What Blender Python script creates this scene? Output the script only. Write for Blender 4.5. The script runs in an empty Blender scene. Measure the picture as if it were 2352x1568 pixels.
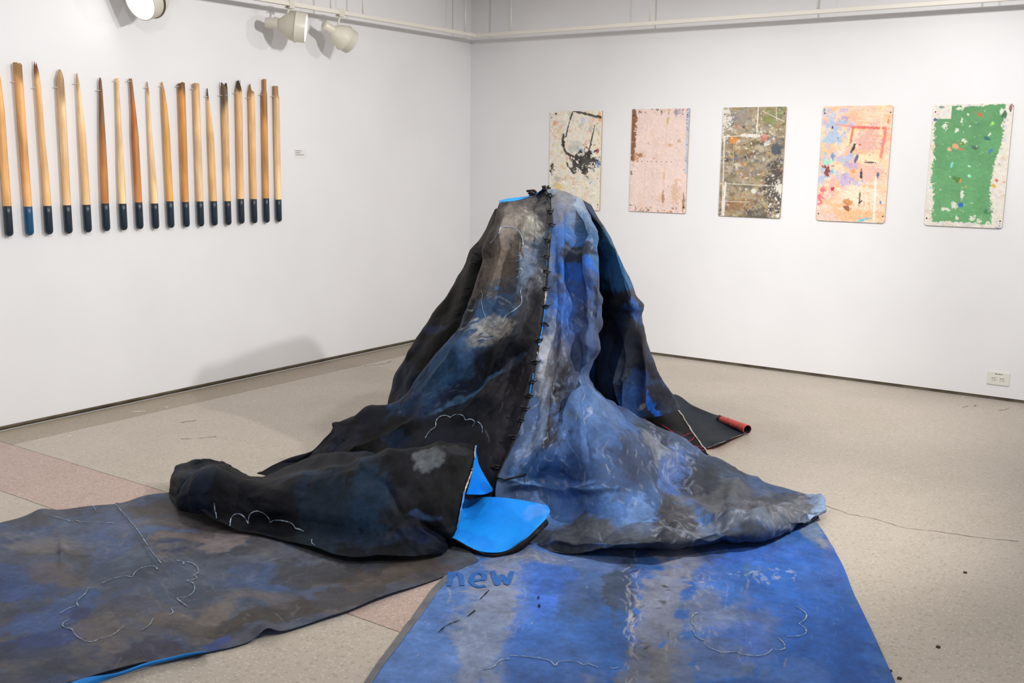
import bpy, bmesh, math, random
import numpy as np
from mathutils import Matrix, Vector

# ------------------------------------------------------------------ camera
W, H = 2352.0, 1568.0
FPX, PITCH, ROLL, YAW = 2366.04, 0.177434, 0.0122899, 0.606742
XW, YW, ZC = -5.3641, 7.07343, 2.775        # left wall plane, far wall plane, ceiling
CAM = np.array([0.0, 0.0, 1.5])
fw = np.array([-math.sin(YAW)*math.cos(PITCH), math.cos(YAW)*math.cos(PITCH), -math.sin(PITCH)])
rt0 = np.array([math.cos(YAW), math.sin(YAW), 0.0]); up0 = np.cross(rt0, fw)
rt = rt0*math.cos(ROLL) + up0*math.sin(ROLL); up = -rt0*math.sin(ROLL) + up0*math.cos(ROLL)
HD = np.array([-math.sin(YAW), math.cos(YAW), 0.0])
scene = bpy.context.scene
C = scene.collection
cd = bpy.data.cameras.new('camera'); cam = bpy.data.objects.new('camera', cd); C.objects.link(cam)
M = Matrix([[rt[0], up[0], -fw[0], 0], [rt[1], up[1], -fw[1], 0], [rt[2], up[2], -fw[2], 1.5], [0, 0, 0, 1]])
cam.matrix_world = M
cd.sensor_width = 36.0; cd.lens = 36.0*FPX/W; cd.clip_start = 0.05
scene.camera = cam

# ------------------------------------------------------------------ light, exposure
wd = bpy.data.worlds.new('gallery_beyond'); scene.world = wd; wd.use_nodes = True
wd.node_tree.nodes['Background'].inputs[0].default_value = (0.96, 0.97, 1.0, 1)
wd.node_tree.nodes['Background'].inputs[1].default_value = 0.42
scene.view_settings.view_transform = 'Standard'; scene.view_settings.look = 'None'
scene.view_settings.exposure = 0.0; scene.view_settings.gamma = 1.0
scene.view_settings.use_curve_mapping = False
scene.cycles.use_denoising = True
scene.cycles.max_bounces = 8

def spot(name, loc, target, power, angle=70, blend=0.6, radius=0.05, color=(1.0, 0.98, 0.955)):
    l = bpy.data.lights.new(name, 'SPOT'); l.energy = power; l.spot_size = math.radians(angle)
    l.spot_blend = blend; l.shadow_soft_size = radius; l.color = color
    o = bpy.data.objects.new(name, l); C.objects.link(o); o.location = loc
    o.rotation_euler = (Vector(target)-Vector(loc)).to_track_quat('-Z', 'Y').to_euler()
    return o
spot('key_spot', (0.12, 3.9, 2.72), (-3.0, 4.4, 0.7), 330, 95, 0.6, 0.05)
spot('front_spot', (-0.6, 1.2, 2.7), (-2.2, 3.6, 0.2), 105, 100, 0.8, 0.08)
spot('wall_spot', (-1.7, 6.2, 2.7), (-5.36, 4.7, 1.7), 62, 85, 0.8, 0.05)
spot('wall_spot', (-1.6, 4.2, 2.7), (-5.36, 3.6, 1.0), 112, 85, 0.8, 0.05)
spot('wall_spot', (-2.2, 1.7, 2.7), (-5.36, 2.2, 1.1), 100, 85, 0.8, 0.05)
spot('panel_spot', (-2.9, 4.6, 2.72), (-3.6, 7.07, 1.3), 60, 85, 0.8, 0.05)
spot('panel_spot', (-1.7, 4.6, 2.72), (-2.1, 7.07, 1.1), 100, 85, 0.8, 0.05)
spot('panel_spot', (-0.7, 4.6, 2.72), (-1.1, 7.07, 1.0), 135, 85, 0.8, 0.05)
l = bpy.data.lights.new('ambient_fill', 'AREA'); l.shape = 'RECTANGLE'; l.size = 6; l.size_y = 6; l.energy = 60; l.color = (1, 0.985, 0.97)  # unseen area light added under the ceiling for soft ambient fill
o = bpy.data.objects.new('ambient_fill', l); C.objects.link(o); o.location = (-1.6, 3.2, 2.74)

# ------------------------------------------------------------------ geometry helpers
def ray(x, y): return fw + rt*((x-W/2)/FPX) - up*((y-H/2)/FPX)
def fl(x, y, z=0.0):
    d = ray(x, y); return CAM + d*((z-1.5)/d[2])
def pw(x, y, ax, v):
    d = ray(x, y); return CAM + d*(v/d[ax])
def at(x, y, D):
    d = ray(x, y); return CAM + d*(D/(d@HD))
def atz(x, D, z):
    y = 800.0
    for _ in range(12):
        p = at(x, y, D); y -= (z-p[2])*FPX/D
    return at(x, y, D), y
def cp(t):
    """control point -> (X, Y, Z, px, py)"""
    if t[2] == 'F': p = fl(t[0], t[1], t[3] if len(t) > 3 else 0.03); return np.array([*p, t[0], t[1]])
    if t[1] == 'z': p, y = atz(t[0], t[2], t[3]); return np.array([*p, t[0], y])
    return np.array([*at(*t), t[0], t[1]])
def cr(n, N):
    """Catmull-Rom weights n control -> N samples"""
    A = np.zeros((N, n))
    for i, t in enumerate(np.linspace(0, n-1, N)):
        k = min(int(t), n-2); f = t-k
        w = [-.5*f+f*f-.5*f**3, 1-2.5*f*f+1.5*f**3, .5*f+2*f*f-1.5*f**3, -.5*f*f+.5*f**3]
        for j, ww in zip((k-1, k, k+1, k+2), w):
            if j < 0: A[i, 0] += 2*ww; A[i, 1] -= ww
            elif j >= n: A[i, n-1] += 2*ww; A[i, n-2] -= ww
            else: A[i, j] += ww
    return A
def surf(cols, NU, NV):
    """cols: list of columns (each a list of control points) -> grid (NV, NU, 5)"""
    G = np.array([[cp(t) for t in c] for c in cols])           # nc, nr, 5
    G = np.einsum('ac,crk->ark', cr(len(cols), NU), G)
    G = np.einsum('br,ark->bak', cr(G.shape[1], NV), G)
    return G
def hsh(i, j, k, s):
    n = (i*73856093) ^ (j*19349663) ^ (k*83492791) ^ (s*2654435 + 97)
    n = (n ^ (n >> 13))*1274126177 & 0x7fffffff
    n = (n ^ (n >> 11)) & 0xffff
    return n/65535.0
def vnoise(p, s=0):
    q = np.floor(p).astype(np.int64); f = p-q; f = f*f*(3-2*f)
    r = 0
    for a in (0, 1):
        for b in (0, 1):
            for c in (0, 1):
                w = (f[..., 0] if a else 1-f[..., 0])*(f[..., 1] if b else 1-f[..., 1])*(f[..., 2] if c else 1-f[..., 2])
                r = r + w*hsh(q[..., 0]+a, q[..., 1]+b, q[..., 2]+c, s)
    return r*2-1
def fbm(p, sc, o=4, s=0):
    r = 0; a = 1; t = 0
    for i in range(o):
        r = r + a*vnoise(p*sc*2**i + 17.3*i, s+i); t += a; a *= .5
    return r/t*1.6
def ridged(p, sc, o=3, s=0):
    r = 0; a = 1; t = 0
    for i in range(o):
        r = r + a*(1-2*np.abs(vnoise(p*sc*2**i+9.1*i, s+i))); t += a; a *= .5
    return r/t
def sstep(a, b, x):
    t = np.clip((x-a)/(b-a), 0, 1); return t*t*(3-2*t)
def lin(c):
    c = np.asarray(c, float)/255.0
    return np.where(c <= .04045, c/12.92, ((c+.055)/1.055)**2.4)
def normals(P):
    du = np.gradient(P, axis=1); dv = np.gradient(P, axis=0)
    n = np.cross(du, dv); return n/(np.linalg.norm(n, axis=-1, keepdims=True)+1e-9)

def new_obj(name, me, parent=None, mats=()):
    for m in mats: me.materials.append(m)
    o = bpy.data.objects.new(name, me); C.objects.link(o)
    if parent is not None:
        o.parent = parent; o.matrix_parent_inverse = parent.matrix_world.inverted() if False else Matrix.Identity(4)
    return o
def grid_mesh(name, P, col=None, uv=None, smooth=True):
    nv, nu = P.shape[:2]
    me = bpy.data.meshes.new(name)
    idx = np.arange(nv*nu).reshape(nv, nu)
    q = np.stack([idx[:-1, :-1], idx[:-1, 1:], idx[1:, 1:], idx[1:, :-1]], -1).reshape(-1, 4)
    me.vertices.add(nv*nu); me.vertices.foreach_set('co', P.reshape(-1).astype(np.float32))
    me.loops.add(q.size); me.loops.foreach_set('vertex_index', q.reshape(-1).astype(np.int32))
    me.polygons.add(len(q)); me.polygons.foreach_set('loop_start', np.arange(0, q.size, 4, dtype=np.int32))
    me.polygons.foreach_set('loop_total', np.full(len(q), 4, np.int32))
    me.polygons.foreach_set('use_smooth', np.full(len(q), smooth))
    me.update(calc_edges=True)
    if col is not None:
        a = me.color_attributes.new('paint', 'FLOAT_COLOR', 'POINT')
        cc = np.ones((nv*nu, 4), np.float32); cc[:, :3] = np.clip(col.reshape(-1, 3), 0, 1)
        a.data.foreach_set('color', cc.reshape(-1))
    if uv is not None:
        u = me.uv_layers.new(name='flat'); vi = q.reshape(-1)
        u.data.foreach_set('uv', uv.reshape(-1, 2)[vi].astype(np.float32).reshape(-1))
    return me
def mesh(name, verts, faces, smooth=False):
    me = bpy.data.meshes.new(name); me.from_pydata([tuple(v) for v in verts], [], faces); me.update()
    if smooth: me.polygons.foreach_set('use_smooth', [True]*len(me.polygons))
    return me
def box(name, lo, hi, mat, parent=None, bevel=0.0):
    bm = bmesh.new(); bmesh.ops.create_cube(bm, size=1)
    for v in bm.verts: v.co = Vector([lo[i]+(v.co[i]+.5)*(hi[i]-lo[i]) for i in range(3)])
    if bevel: bmesh.ops.bevel(bm, geom=bm.edges[:], offset=bevel, segments=2, affect='EDGES', profile=.6)
    me = bpy.data.meshes.new(name); bm.to_mesh(me); bm.free()
    return new_obj(name, me, parent, [mat])
def empty(name, loc=(0, 0, 0)):
    o = bpy.data.objects.new(name, None); C.objects.link(o); o.location = loc; o.empty_display_size = .1
    return o
def tag(o, label=None, cat=None, group=None, kind=None):
    if label: o['label'] = label
    if cat: o['category'] = cat
    if group: o['group'] = group
    if kind: o['kind'] = kind
    return o
def tube(name, pts, r, mat, parent=None, n=8, closed_caps=True):
    pts = [np.asarray(p, float) for p in pts]; V = []; F = []
    rr = r if hasattr(r, '__len__') else [r]*len(pts)
    prev = None
    for i, p in enumerate(pts):
        t = pts[min(i+1, len(pts)-1)]-pts[max(i-1, 0)]; t = t/(np.linalg.norm(t)+1e-9)
        if prev is None:
            a = np.array([0, 0, 1.0]) if abs(t[2]) < .9 else np.array([1.0, 0, 0]); u = np.cross(t, a)
        else: u = prev-t*(prev@t)
        u = u/(np.linalg.norm(u)+1e-9); prev = u; w = np.cross(t, u)
        for k in range(n):
            an = 2*math.pi*k/n; V.append(p+(u*math.cos(an)+w*math.sin(an))*rr[i])
    for i in range(len(pts)-1):
        for k in range(n):
            F.append((i*n+k, i*n+(k+1) % n, (i+1)*n+(k+1) % n, (i+1)*n+k))
    if closed_caps: F.append(tuple(range(n))[::-1]); F.append(tuple(range((len(pts)-1)*n, len(pts)*n)))
    return new_obj(name, mesh(name, V, F, True), parent, [mat])

# ------------------------------------------------------------------ materials
def mat(name, col, rough=.6, spec=.5, metal=0, emit=None, es=1):
    m = bpy.data.materials.new(name); m.use_nodes = True; b = m.node_tree.nodes['Principled BSDF']
    b.inputs['Base Color'].default_value = (*lin(col), 1); b.inputs['Roughness'].default_value = rough
    b.inputs['Metallic'].default_value = metal; b.inputs['Specular IOR Level'].default_value = spec
    if emit is not None:
        b.inputs['Emission Color'].default_value = (*lin(emit), 1); b.inputs['Emission Strength'].default_value = es
    return m
def nd(m, t, **kw):
    n = m.node_tree.nodes.new(t)
    for k, v in kw.items(): setattr(n, k, v)
    return n
def lk(m, a, b): m.node_tree.links.new(a, b)
def add_noise(m, col2, scale, detail=4, lo=.4, hi=.7, stretch=(1, 1, 1), bump=0, coord='Object', bscale=None, fac=1.0):
    """procedural variation between the base colour and col2"""
    b = m.node_tree.nodes['Principled BSDF']
    tc = nd(m, 'ShaderNodeTexCoord'); mp = nd(m, 'ShaderNodeMapping'); mp.inputs['Scale'].default_value = stretch
    lk(m, tc.outputs[coord], mp.inputs[0])
    n = nd(m, 'ShaderNodeTexNoise'); n.inputs['Scale'].default_value = scale; n.inputs['Detail'].default_value = detail
    lk(m, mp.outputs[0], n.inputs['Vector'])
    r = nd(m, 'ShaderNodeMapRange'); r.inputs[1].default_value = lo; r.inputs[2].default_value = hi; r.inputs[4].default_value = fac
    lk(m, n.outputs['Fac'], r.inputs[0])
    x = nd(m, 'ShaderNodeMix', data_type='RGBA'); lk(m, r.outputs[0], x.inputs[0])
    if b.inputs['Base Color'].is_linked: lk(m, b.inputs['Base Color'].links[0].from_socket, x.inputs[6])
    else: x.inputs[6].default_value = b.inputs['Base Color'].default_value[:]
    x.inputs[7].default_value = (*lin(col2), 1)
    lk(m, x.outputs[2], b.inputs['Base Color'])
    if bump:
        n2 = nd(m, 'ShaderNodeTexNoise'); n2.inputs['Scale'].default_value = bscale or scale*6; lk(m, mp.outputs[0], n2.inputs['Vector'])
        bp = nd(m, 'ShaderNodeBump'); bp.inputs['Strength'].default_value = bump; bp.inputs['Distance'].default_value = .002
        lk(m, n2.outputs['Fac'], bp.inputs['Height']); lk(m, bp.outputs[0], b.inputs['Normal'])
    return m
M_wall = add_noise(mat('wall_paint', (231, 231, 233), .75, .25), (226, 226, 228), 1.5, 3, .35, .7, bump=.05, bscale=180)
M_ceil = add_noise(mat('ceiling_paint', (205, 200, 195), .9, .1), (196, 190, 184), 2)
M_trim = add_noise(mat('base_metal', (112, 102, 84), .45, .5, .3), (70, 60, 46), 9, 4, .4, .75)
M_gap = mat('dark_gap', (20, 17, 14), .9)

def paint_mat(name, rough=.6, scuff=0.25, spec=.35, weave=900, grain=.12, bump=.35, stretch=(1, 1, 1), sc=9):
    """painted canvas: colour laid down in the 'paint' attribute, broken by brush grain, dry scuffs and weave relief"""
    m = bpy.data.materials.new(name); m.use_nodes = True; b = m.node_tree.nodes['Principled BSDF']
    b.inputs['Roughness'].default_value = rough; b.inputs['Specular IOR Level'].default_value = spec
    at_ = nd(m, 'ShaderNodeAttribute', attribute_name='paint')
    tc = nd(m, 'ShaderNodeTexCoord'); mp = nd(m, 'ShaderNodeMapping'); mp.inputs['Scale'].default_value = stretch
    lk(m, tc.outputs['Object'], mp.inputs[0])
    n1 = nd(m, 'ShaderNodeTexNoise'); n1.inputs['Scale'].default_value = sc; n1.inputs['Detail'].default_value = 7; n1.inputs['Roughness'].default_value = .68
    lk(m, mp.outputs[0], n1.inputs['Vector'])
    r1 = nd(m, 'ShaderNodeMapRange'); r1.inputs[1].default_value = .3; r1.inputs[2].default_value = .7; r1.inputs[3].default_value = 1-grain*3; r1.inputs[4].default_value = 1+grain*3
    lk(m, n1.outputs['Fac'], r1.inputs[0])
    n5 = nd(m, 'ShaderNodeTexNoise'); n5.inputs['Scale'].default_value = sc*6; n5.inputs['Detail'].default_value = 8; n5.inputs['Roughness'].default_value = .8; lk(m, mp.outputs[0], n5.inputs['Vector'])
    r5 = nd(m, 'ShaderNodeMapRange'); r5.inputs[1].default_value = .3; r5.inputs[2].default_value = .7; r5.inputs[3].default_value = 1-grain*2.2; r5.inputs[4].default_value = 1+grain*2.2; lk(m, n5.outputs['Fac'], r5.inputs[0])
    m5 = nd(m, 'ShaderNodeMath', operation='MULTIPLY'); lk(m, r1.outputs[0], m5.inputs[0]); lk(m, r5.outputs[0], m5.inputs[1])
    mu = nd(m, 'ShaderNodeVectorMath', operation='SCALE'); lk(m, at_.outputs['Color'], mu.inputs[0]); lk(m, m5.outputs[0], mu.inputs['Scale'])
    n2 = nd(m, 'ShaderNodeTexNoise'); n2.inputs['Scale'].default_value = sc*2.3; n2.inputs['Detail'].default_value = 9; n2.inputs['Roughness'].default_value = .75; n2.inputs['Distortion'].default_value = 1.2
    lk(m, mp.outputs[0], n2.inputs['Vector'])
    r2 = nd(m, 'ShaderNodeMapRange'); r2.inputs[1].default_value = .58; r2.inputs[2].default_value = .74; r2.inputs[4].default_value = scuff
    lk(m, n2.outputs['Fac'], r2.inputs[0])
    x = nd(m, 'ShaderNodeMix', data_type='RGBA'); lk(m, r2.outputs[0], x.inputs[0]); lk(m, mu.outputs[0], x.inputs[6])
    x.inputs[7].default_value = (*lin((150, 152, 160)), 1); lk(m, x.outputs[2], b.inputs['Base Color'])
    n3 = nd(m, 'ShaderNodeTexNoise'); n3.inputs['Scale'].default_value = weave; lk(m, tc.outputs['Object'], n3.inputs['Vector'])
    ad = nd(m, 'ShaderNodeMath', operation='ADD'); lk(m, n3.outputs['Fac'], ad.inputs[0])
    m3 = nd(m, 'ShaderNodeMath', operation='MULTIPLY'); m3.inputs[1].default_value = 3.0; lk(m, n2.outputs['Fac'], m3.inputs[0]); lk(m, m3.outputs[0], ad.inputs[1])
    bp = nd(m, 'ShaderNodeBump'); bp.inputs['Strength'].default_value = bump; bp.inputs['Distance'].default_value = .0022
    lk(m, ad.outputs[0], bp.inputs['Height']); lk(m, bp.outputs[0], b.inputs['Normal'])
    return m
M_canvas = paint_mat('painted_canvas', .58, .26, spec=.3, bump=.5)
M_dark = paint_mat('dark_painted_canvas', .62, .05, spec=.16, grain=.15)
M_run = paint_mat('painted_canvas_runner', .62, .16, sc=7)
M_under = add_noise(mat('bright_blue_underside', (10, 132, 226), .5, .4), (8, 104, 200), 5, 6, .4, .75, bump=.2, bscale=500)
M_red = add_noise(mat('coral_red_underside', (205, 82, 74), .6), (30, 34, 44), 11, 4, .52, .6)
M_chalk = add_noise(mat('pale_chalk', (150, 165, 182), .9, .1), (80, 98, 122), 60, 4, .42, .7)
M_cord = mat('black_cord', (14, 14, 16), .35, .5)
M_pink = mat('magenta_chalk', (196, 22, 72), .8)
M_cream = add_noise(mat('raw_canvas_edge', (196, 188, 172), .8), (140, 132, 120), 60)
M_letter = add_noise(mat('blue_lettering', (34, 92, 166), .6), (60, 104, 168), 40, 4, .45, .8)

# ------------------------------------------------------------------ room
floor = tag(empty('floor', (0, 0, 0)), kind='structure')
def terrazzo(name, base, dark, chipa, chipb):
    m = bpy.data.materials.new(name); m.use_nodes = True; b = m.node_tree.nodes['Principled BSDF']
    b.inputs['Roughness'].default_value = .42; b.inputs['Specular IOR Level'].default_value = .35
    tc = nd(m, 'ShaderNodeTexCoord')
    n = nd(m, 'ShaderNodeTexNoise'); n.inputs['Scale'].default_value = 1.1; n.inputs['Detail'].default_value = 5; lk(m, tc.outputs['Object'], n.inputs['Vector'])
    x0 = nd(m, 'ShaderNodeMix', data_type='RGBA'); r = nd(m, 'ShaderNodeMapRange'); r.inputs[1].default_value = .35; r.inputs[2].default_value = .68
    lk(m, n.outputs['Fac'], r.inputs[0]); lk(m, r.outputs[0], x0.inputs[0]); x0.inputs[6].default_value = (*lin(base), 1); x0.inputs[7].default_value = (*lin(dark), 1)
    cur = x0.outputs[2]
    for sc, c, th, w in ((95, chipa, .62, .55), (150, chipb, .6, .5), (60, tuple(int(v*.72) for v in base), .66, .35)):
        v = nd(m, 'ShaderNodeTexVoronoi'); v.inputs['Scale'].default_value = sc; v.inputs['Randomness'].default_value = 1
        lk(m, tc.outputs['Object'], v.inputs['Vector'])
        sx = nd(m, 'ShaderNodeSeparateColor'); lk(m, v.outputs['Color'], sx.inputs[0])
        g = nd(m, 'ShaderNodeMath', operation='GREATER_THAN'); g.inputs[1].default_value = th; lk(m, sx.outputs[0], g.inputs[0])
        d = nd(m, 'ShaderNodeMapRange'); d.inputs[1].default_value = .25; d.inputs[2].default_value = .5; d.inputs[3].default_value = w; d.inputs[4].default_value = 0
        lk(m, v.outputs['Distance'], d.inputs[0])
        mm = nd(m, 'ShaderNodeMath', operation='MULTIPLY'); lk(m, g.outputs[0], mm.inputs[0]); lk(m, d.outputs[0], mm.inputs[1])
        x = nd(m, 'ShaderNodeMix', data_type='RGBA'); lk(m, mm.outputs[0], x.inputs[0]); lk(m, cur, x.inputs[6]); x.inputs[7].default_value = (*lin(c), 1); cur = x.outputs[2]
    lk(m, cur, b.inputs['Base Color'])
    r2 = nd(m, 'ShaderNodeMapRange'); r2.inputs[3].default_value = .34; r2.inputs[4].default_value = .55; lk(m, n.outputs['Fac'], r2.inputs[0]); lk(m, r2.outputs[0], b.inputs['Roughness'])
    return m
M_terr = terrazzo('grey_beige_terrazzo', (182, 172, 160), (170, 161, 148), (206, 198, 186), (150, 136, 122))
M_terp = terrazzo('pink_terrazzo', (180, 160, 150), (168, 146, 136), (212, 196, 186), (142, 110, 100))
M_terd = terrazzo('grey_brown_terrazzo', (158, 147, 130), (148, 136, 120), (180, 170, 155), (130, 118, 104))
X1, Y0, XB = 4.0, -2.5, XW+.30
j = .0018
def slab(name, x0, x1, y0, y1, m, label=None):
    o = box(name, (x0+j, y0+j, -.05), (x1-j, y1-j, 0), m, floor)
    if label: o['label'] = label
    return o
for (a, b_) in ((XB, -1.9), (-1.9, 1.2), (1.2, X1)):
    slab('terrazzo_slab', a, b_, Y0, 2.33, M_terr)
    slab('terrazzo_band', a, b_, 2.33, 2.76, M_terp, 'pinkish terrazzo band')
for (a, b_) in ((XB, X1),):
    slab('terrazzo_slab', a, b_, 2.76, YW, M_terr)
slab('wall_side_strip', XW, XB, 2.76, YW, M_terd, 'darker grey-brown floor strip along the left wall')  # floor strip beside the left wall, in a darker tone
slab('wall_side_strip', XW, XB, Y0, 2.76, M_terp, 'reddish terrazzo border along the left wall')
box('floor_bed', (XW, Y0, -.12), (X1, YW, -.051), mat('joint_filler', (90, 78, 66), .9), floor)
# crack across the floor on the right, and small scuffs
random.seed(4)
M_crack = mat('floor_crack', (110, 98, 84), .9)
def strip(name, pts, w, m, parent, z=.0008):
    pts = [np.array(p, float) for p in pts]; V = []; F = []
    for i, p in enumerate(pts):
        t = pts[min(i+1, len(pts)-1)]-pts[max(i-1, 0)]; t /= np.linalg.norm(t)+1e-9
        n = np.array([-t[1], t[0], 0]); ww = w*(.4+random.random())
        V += [p+n*ww/2+[0, 0, z], p-n*ww/2+[0, 0, z]]
    for i in range(len(pts)-1): F.append((2*i, 2*i+1, 2*i+3, 2*i+2))
    return new_obj(name, mesh(name, V, F), parent, [m])
def jitter(pp, n, a):
    out = []
    for k in range(len(pp)-1):
        for q in range(n):
            t = q/n; out.append((pp[k][0]*(1-t)+pp[k+1][0]*t+random.uniform(-a, a), pp[k][1]*(1-t)+pp[k+1][1]*t+random.uniform(-a, a)*.5))
    return out+[pp[-1]]
strip('crack', [fl(*q) for q in jitter([(1895, 1161), (1950, 1180), (2010, 1192), (2080, 1213), (2150, 1220), (2230, 1232), (2340, 1243)], 7, 1.5)], .0035, M_crack, floor)
for pp in ([(415, 971), (450, 965)], [(414, 1008), (440, 1007)], [(455, 1006), (497, 1002)], [(835, 840), (860, 838), (885, 835), (900, 829)], [(2210, 936), (2225, 932)], [(2237, 933), (2243, 930)], [(2293, 868+75), (2318, 938)]):
    strip('scuff', [fl(*q) for q in jitter(pp, 5, 1.0)], .006, M_crack, floor)
M_chip = mat('white_paint_drip', (226, 224, 218), .6)
for pp in ([(303, 945), (334, 944)], [(379, 935), (386, 934)], [(2130+80, 911), (2216, 912)], [(155, 1001), (165, 1000)]):
    strip('paint_drip', [fl(*q) for q in jitter(pp, 4, .5)], .012, M_chip, floor)
M_bug = mat('dark_debris', (60, 44, 36), .9)
for q in ((2044, 1541), (2066, 1558), (2155, 1486), (2217, 1315), (1667, 966)):
    p = fl(*q); box('debris', (p[0]-.006, p[1]-.008, 0), (p[0]+.006, p[1]+.005, .004), M_bug, floor, .001)

gap = .022
def structure(o): return tag(o, kind='structure')
structure(box('wall_left', (XW-.15, Y0, gap), (XW, YW+.15, ZC), M_wall))
structure(box('wall_right', (XW, YW, gap), (X1, YW+.15, ZC), M_wall))
structure(box('ceiling', (XW-.15, Y0, ZC), (X1, YW+.15, ZC+.1), M_ceil))
structure(box('baseboard_left', (XW-.15, Y0, 0.0), (XW-.012, YW, gap), M_trim))
structure(box('baseboard_right', (XW, YW+.008, 0.0), (X1, YW+.15, gap), M_trim))
structure(box('trim_1', (XW-.012, Y0, gap-.007), (XW+.0035, YW, gap+.004), M_trim))

# ------------------------------------------------------------------ rails
M_rail = mat('rail_enamel', (226, 222, 212), .4, .4)
RX, RY, RZ = XW+.22, YW-.22, 2.452
rl = empty('ceiling_rail', (RX, 4.4, RZ)); tag(rl, 'white rail along the left wall carrying the lamp heads', 'rail')
rr_ = empty('ceiling_rail', (-3, RY, RZ)); tag(rr_, 'white rail along the far wall above the painted panels', 'rail')
def lp(parent, p): return np.array(p, float)-np.array(parent.location)
o = box('rail_bar', lp(rl, (RX-.016, Y0+1, RZ-.014)), lp(rl, (RX+.016, RY+.016, RZ+.014)), M_rail, rl, .004)
o = box('rail_bar', lp(rr_, (RX+.03, RY-.016, RZ-.014)), lp(rr_, (X1-.2, RY+.016, RZ+.014)), M_rail, rr_, .004)
box('corner_joint', lp(rl, (RX-.02, RY-.02, RZ-.017)), lp(rl, (RX+.045, RY+.02, RZ+.017)), M_rail, rl, .005)
def rail_rod(parent, p):
    tube('hanger_rod', [lp(parent, (p[0], p[1], RZ+.012)), lp(parent, (p[0], p[1], ZC))], .0055, M_rail, parent, 8)
for px in (760, 834, 1069): rail_rod(rl, pw(px, {760: 18, 834: 38, 1069: 76}[px], 0, RX))
for px in (1174, 1492, 1875, 2260): rail_rod(rr_, pw(px, 60, 1, RY))

# ------------------------------------------------------------------ lamps
M_lamp = mat('lamp_enamel', (214, 210, 196), .35, .45)
M_lens = mat('lit_lens', (255, 255, 255), .3, emit=(255, 252, 246), es=6)
M_steel = mat('dull_steel', (120, 112, 96), .35, .5, .8)
def lathe(name, prof, m, parent, mtx, n=40):
    V = []; F = []
    for (x, r) in prof:
        for k in range(n):
            a = 2*math.pi*k/n; V.append(mtx@Vector((r*math.cos(a), r*math.sin(a), x)))
    for i in range(len(prof)-1):
        for k in range(n): F.append((i*n+k, i*n+(k+1) % n, (i+1)*n+(k+1) % n, (i+1)*n+k))
    return new_obj(name, mesh(name, V, F, True), parent, [m])
def lamp(px, py, aim, drop, label, s=1.0, on=True, stem_px=None):
    """bell-shaped head whose centre is seen at px,py, hanging from the rail; aim = direction of the mouth"""
    c = pw(px, py, 0, RX)
    root = empty('lamp_head', (c[0], c[1], RZ)); tag(root, label, 'lamp', 'bell-shaped lamp heads on the left rail')
    aim = Vector(aim).normalized(); q = aim.to_track_quat('Z', 'Y').to_matrix().to_4x4()
    base = Matrix.Translation(Vector(lp(root, c)))@q@Matrix.Scale(s, 4)
    lathe('bell_housing', [(-.075, .0), (-.075, .030), (-.06, .040), (-.035, .062), (-.005, .078), (.022, .085), (.026, .088), (.032, .088), (.034, .085), (.085, .083), (.088, .080), (.084, .077), (.03, .078)], M_lamp, root, base)
    lathe('neck', [(-.145, 0), (-.146, .026), (-.141, .029), (-.07, .031)], M_lamp, root, base)
    lathe('rim_ring', [(.024, .087), (.026, .0905), (.032, .0905), (.034, .087)], M_steel if s > 1.2 else M_lamp, root, base)
    if on: lathe('lens', [(.078, .077), (.082, .04), (.083, 0)], M_lens, root, base)
    else: lathe('lens', [(.078, .077), (.082, .04), (.083, 0)], mat('dark_lens', (190, 186, 178), .2), root, base)
    top = lp(root, (c[0], c[1], RZ))
    k = base@Vector((0.0, 0.0, -.03)); 
    tube('stem', [(0, 0, -.012), (k[0]*.5, k[1]*.5, -.05), (k[0], k[1], k[2])], .0075, M_lamp, root, 10)
    box('clamp', (-.02, -.022, -.03), (.02, .022, .018), M_lamp, root, .004)
    tube('lock_lever', [(0.0, -.022, -.02), (.004, -.05, -.026)], .003, M_steel, root, 6)
    return root, c
lamp(668, 60, (.62, .55, -.10), 0, 'lit lamp head facing right, second from the left on the rail', 1.12)
lamp(783, 82, (.22, .95, -.45), 0, 'lamp head turned away, rightmost on the left rail', 1.0, on=False)
lamp(352, -10, (.12, -1, -.45), 0, 'lamp head with its bright lens facing out, leftmost on the rail', 1.3)
spot('head_spot', tuple(pw(697, 62, 0, RX+.16)), (-2.4, 7.0, 1.0), 25, 70, .7, .04)
spot('head_spot', tuple(pw(325, 12, 0, RX+.2)), (-2.6, 3.0, .4), 30, 80, .7, .04)

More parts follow.
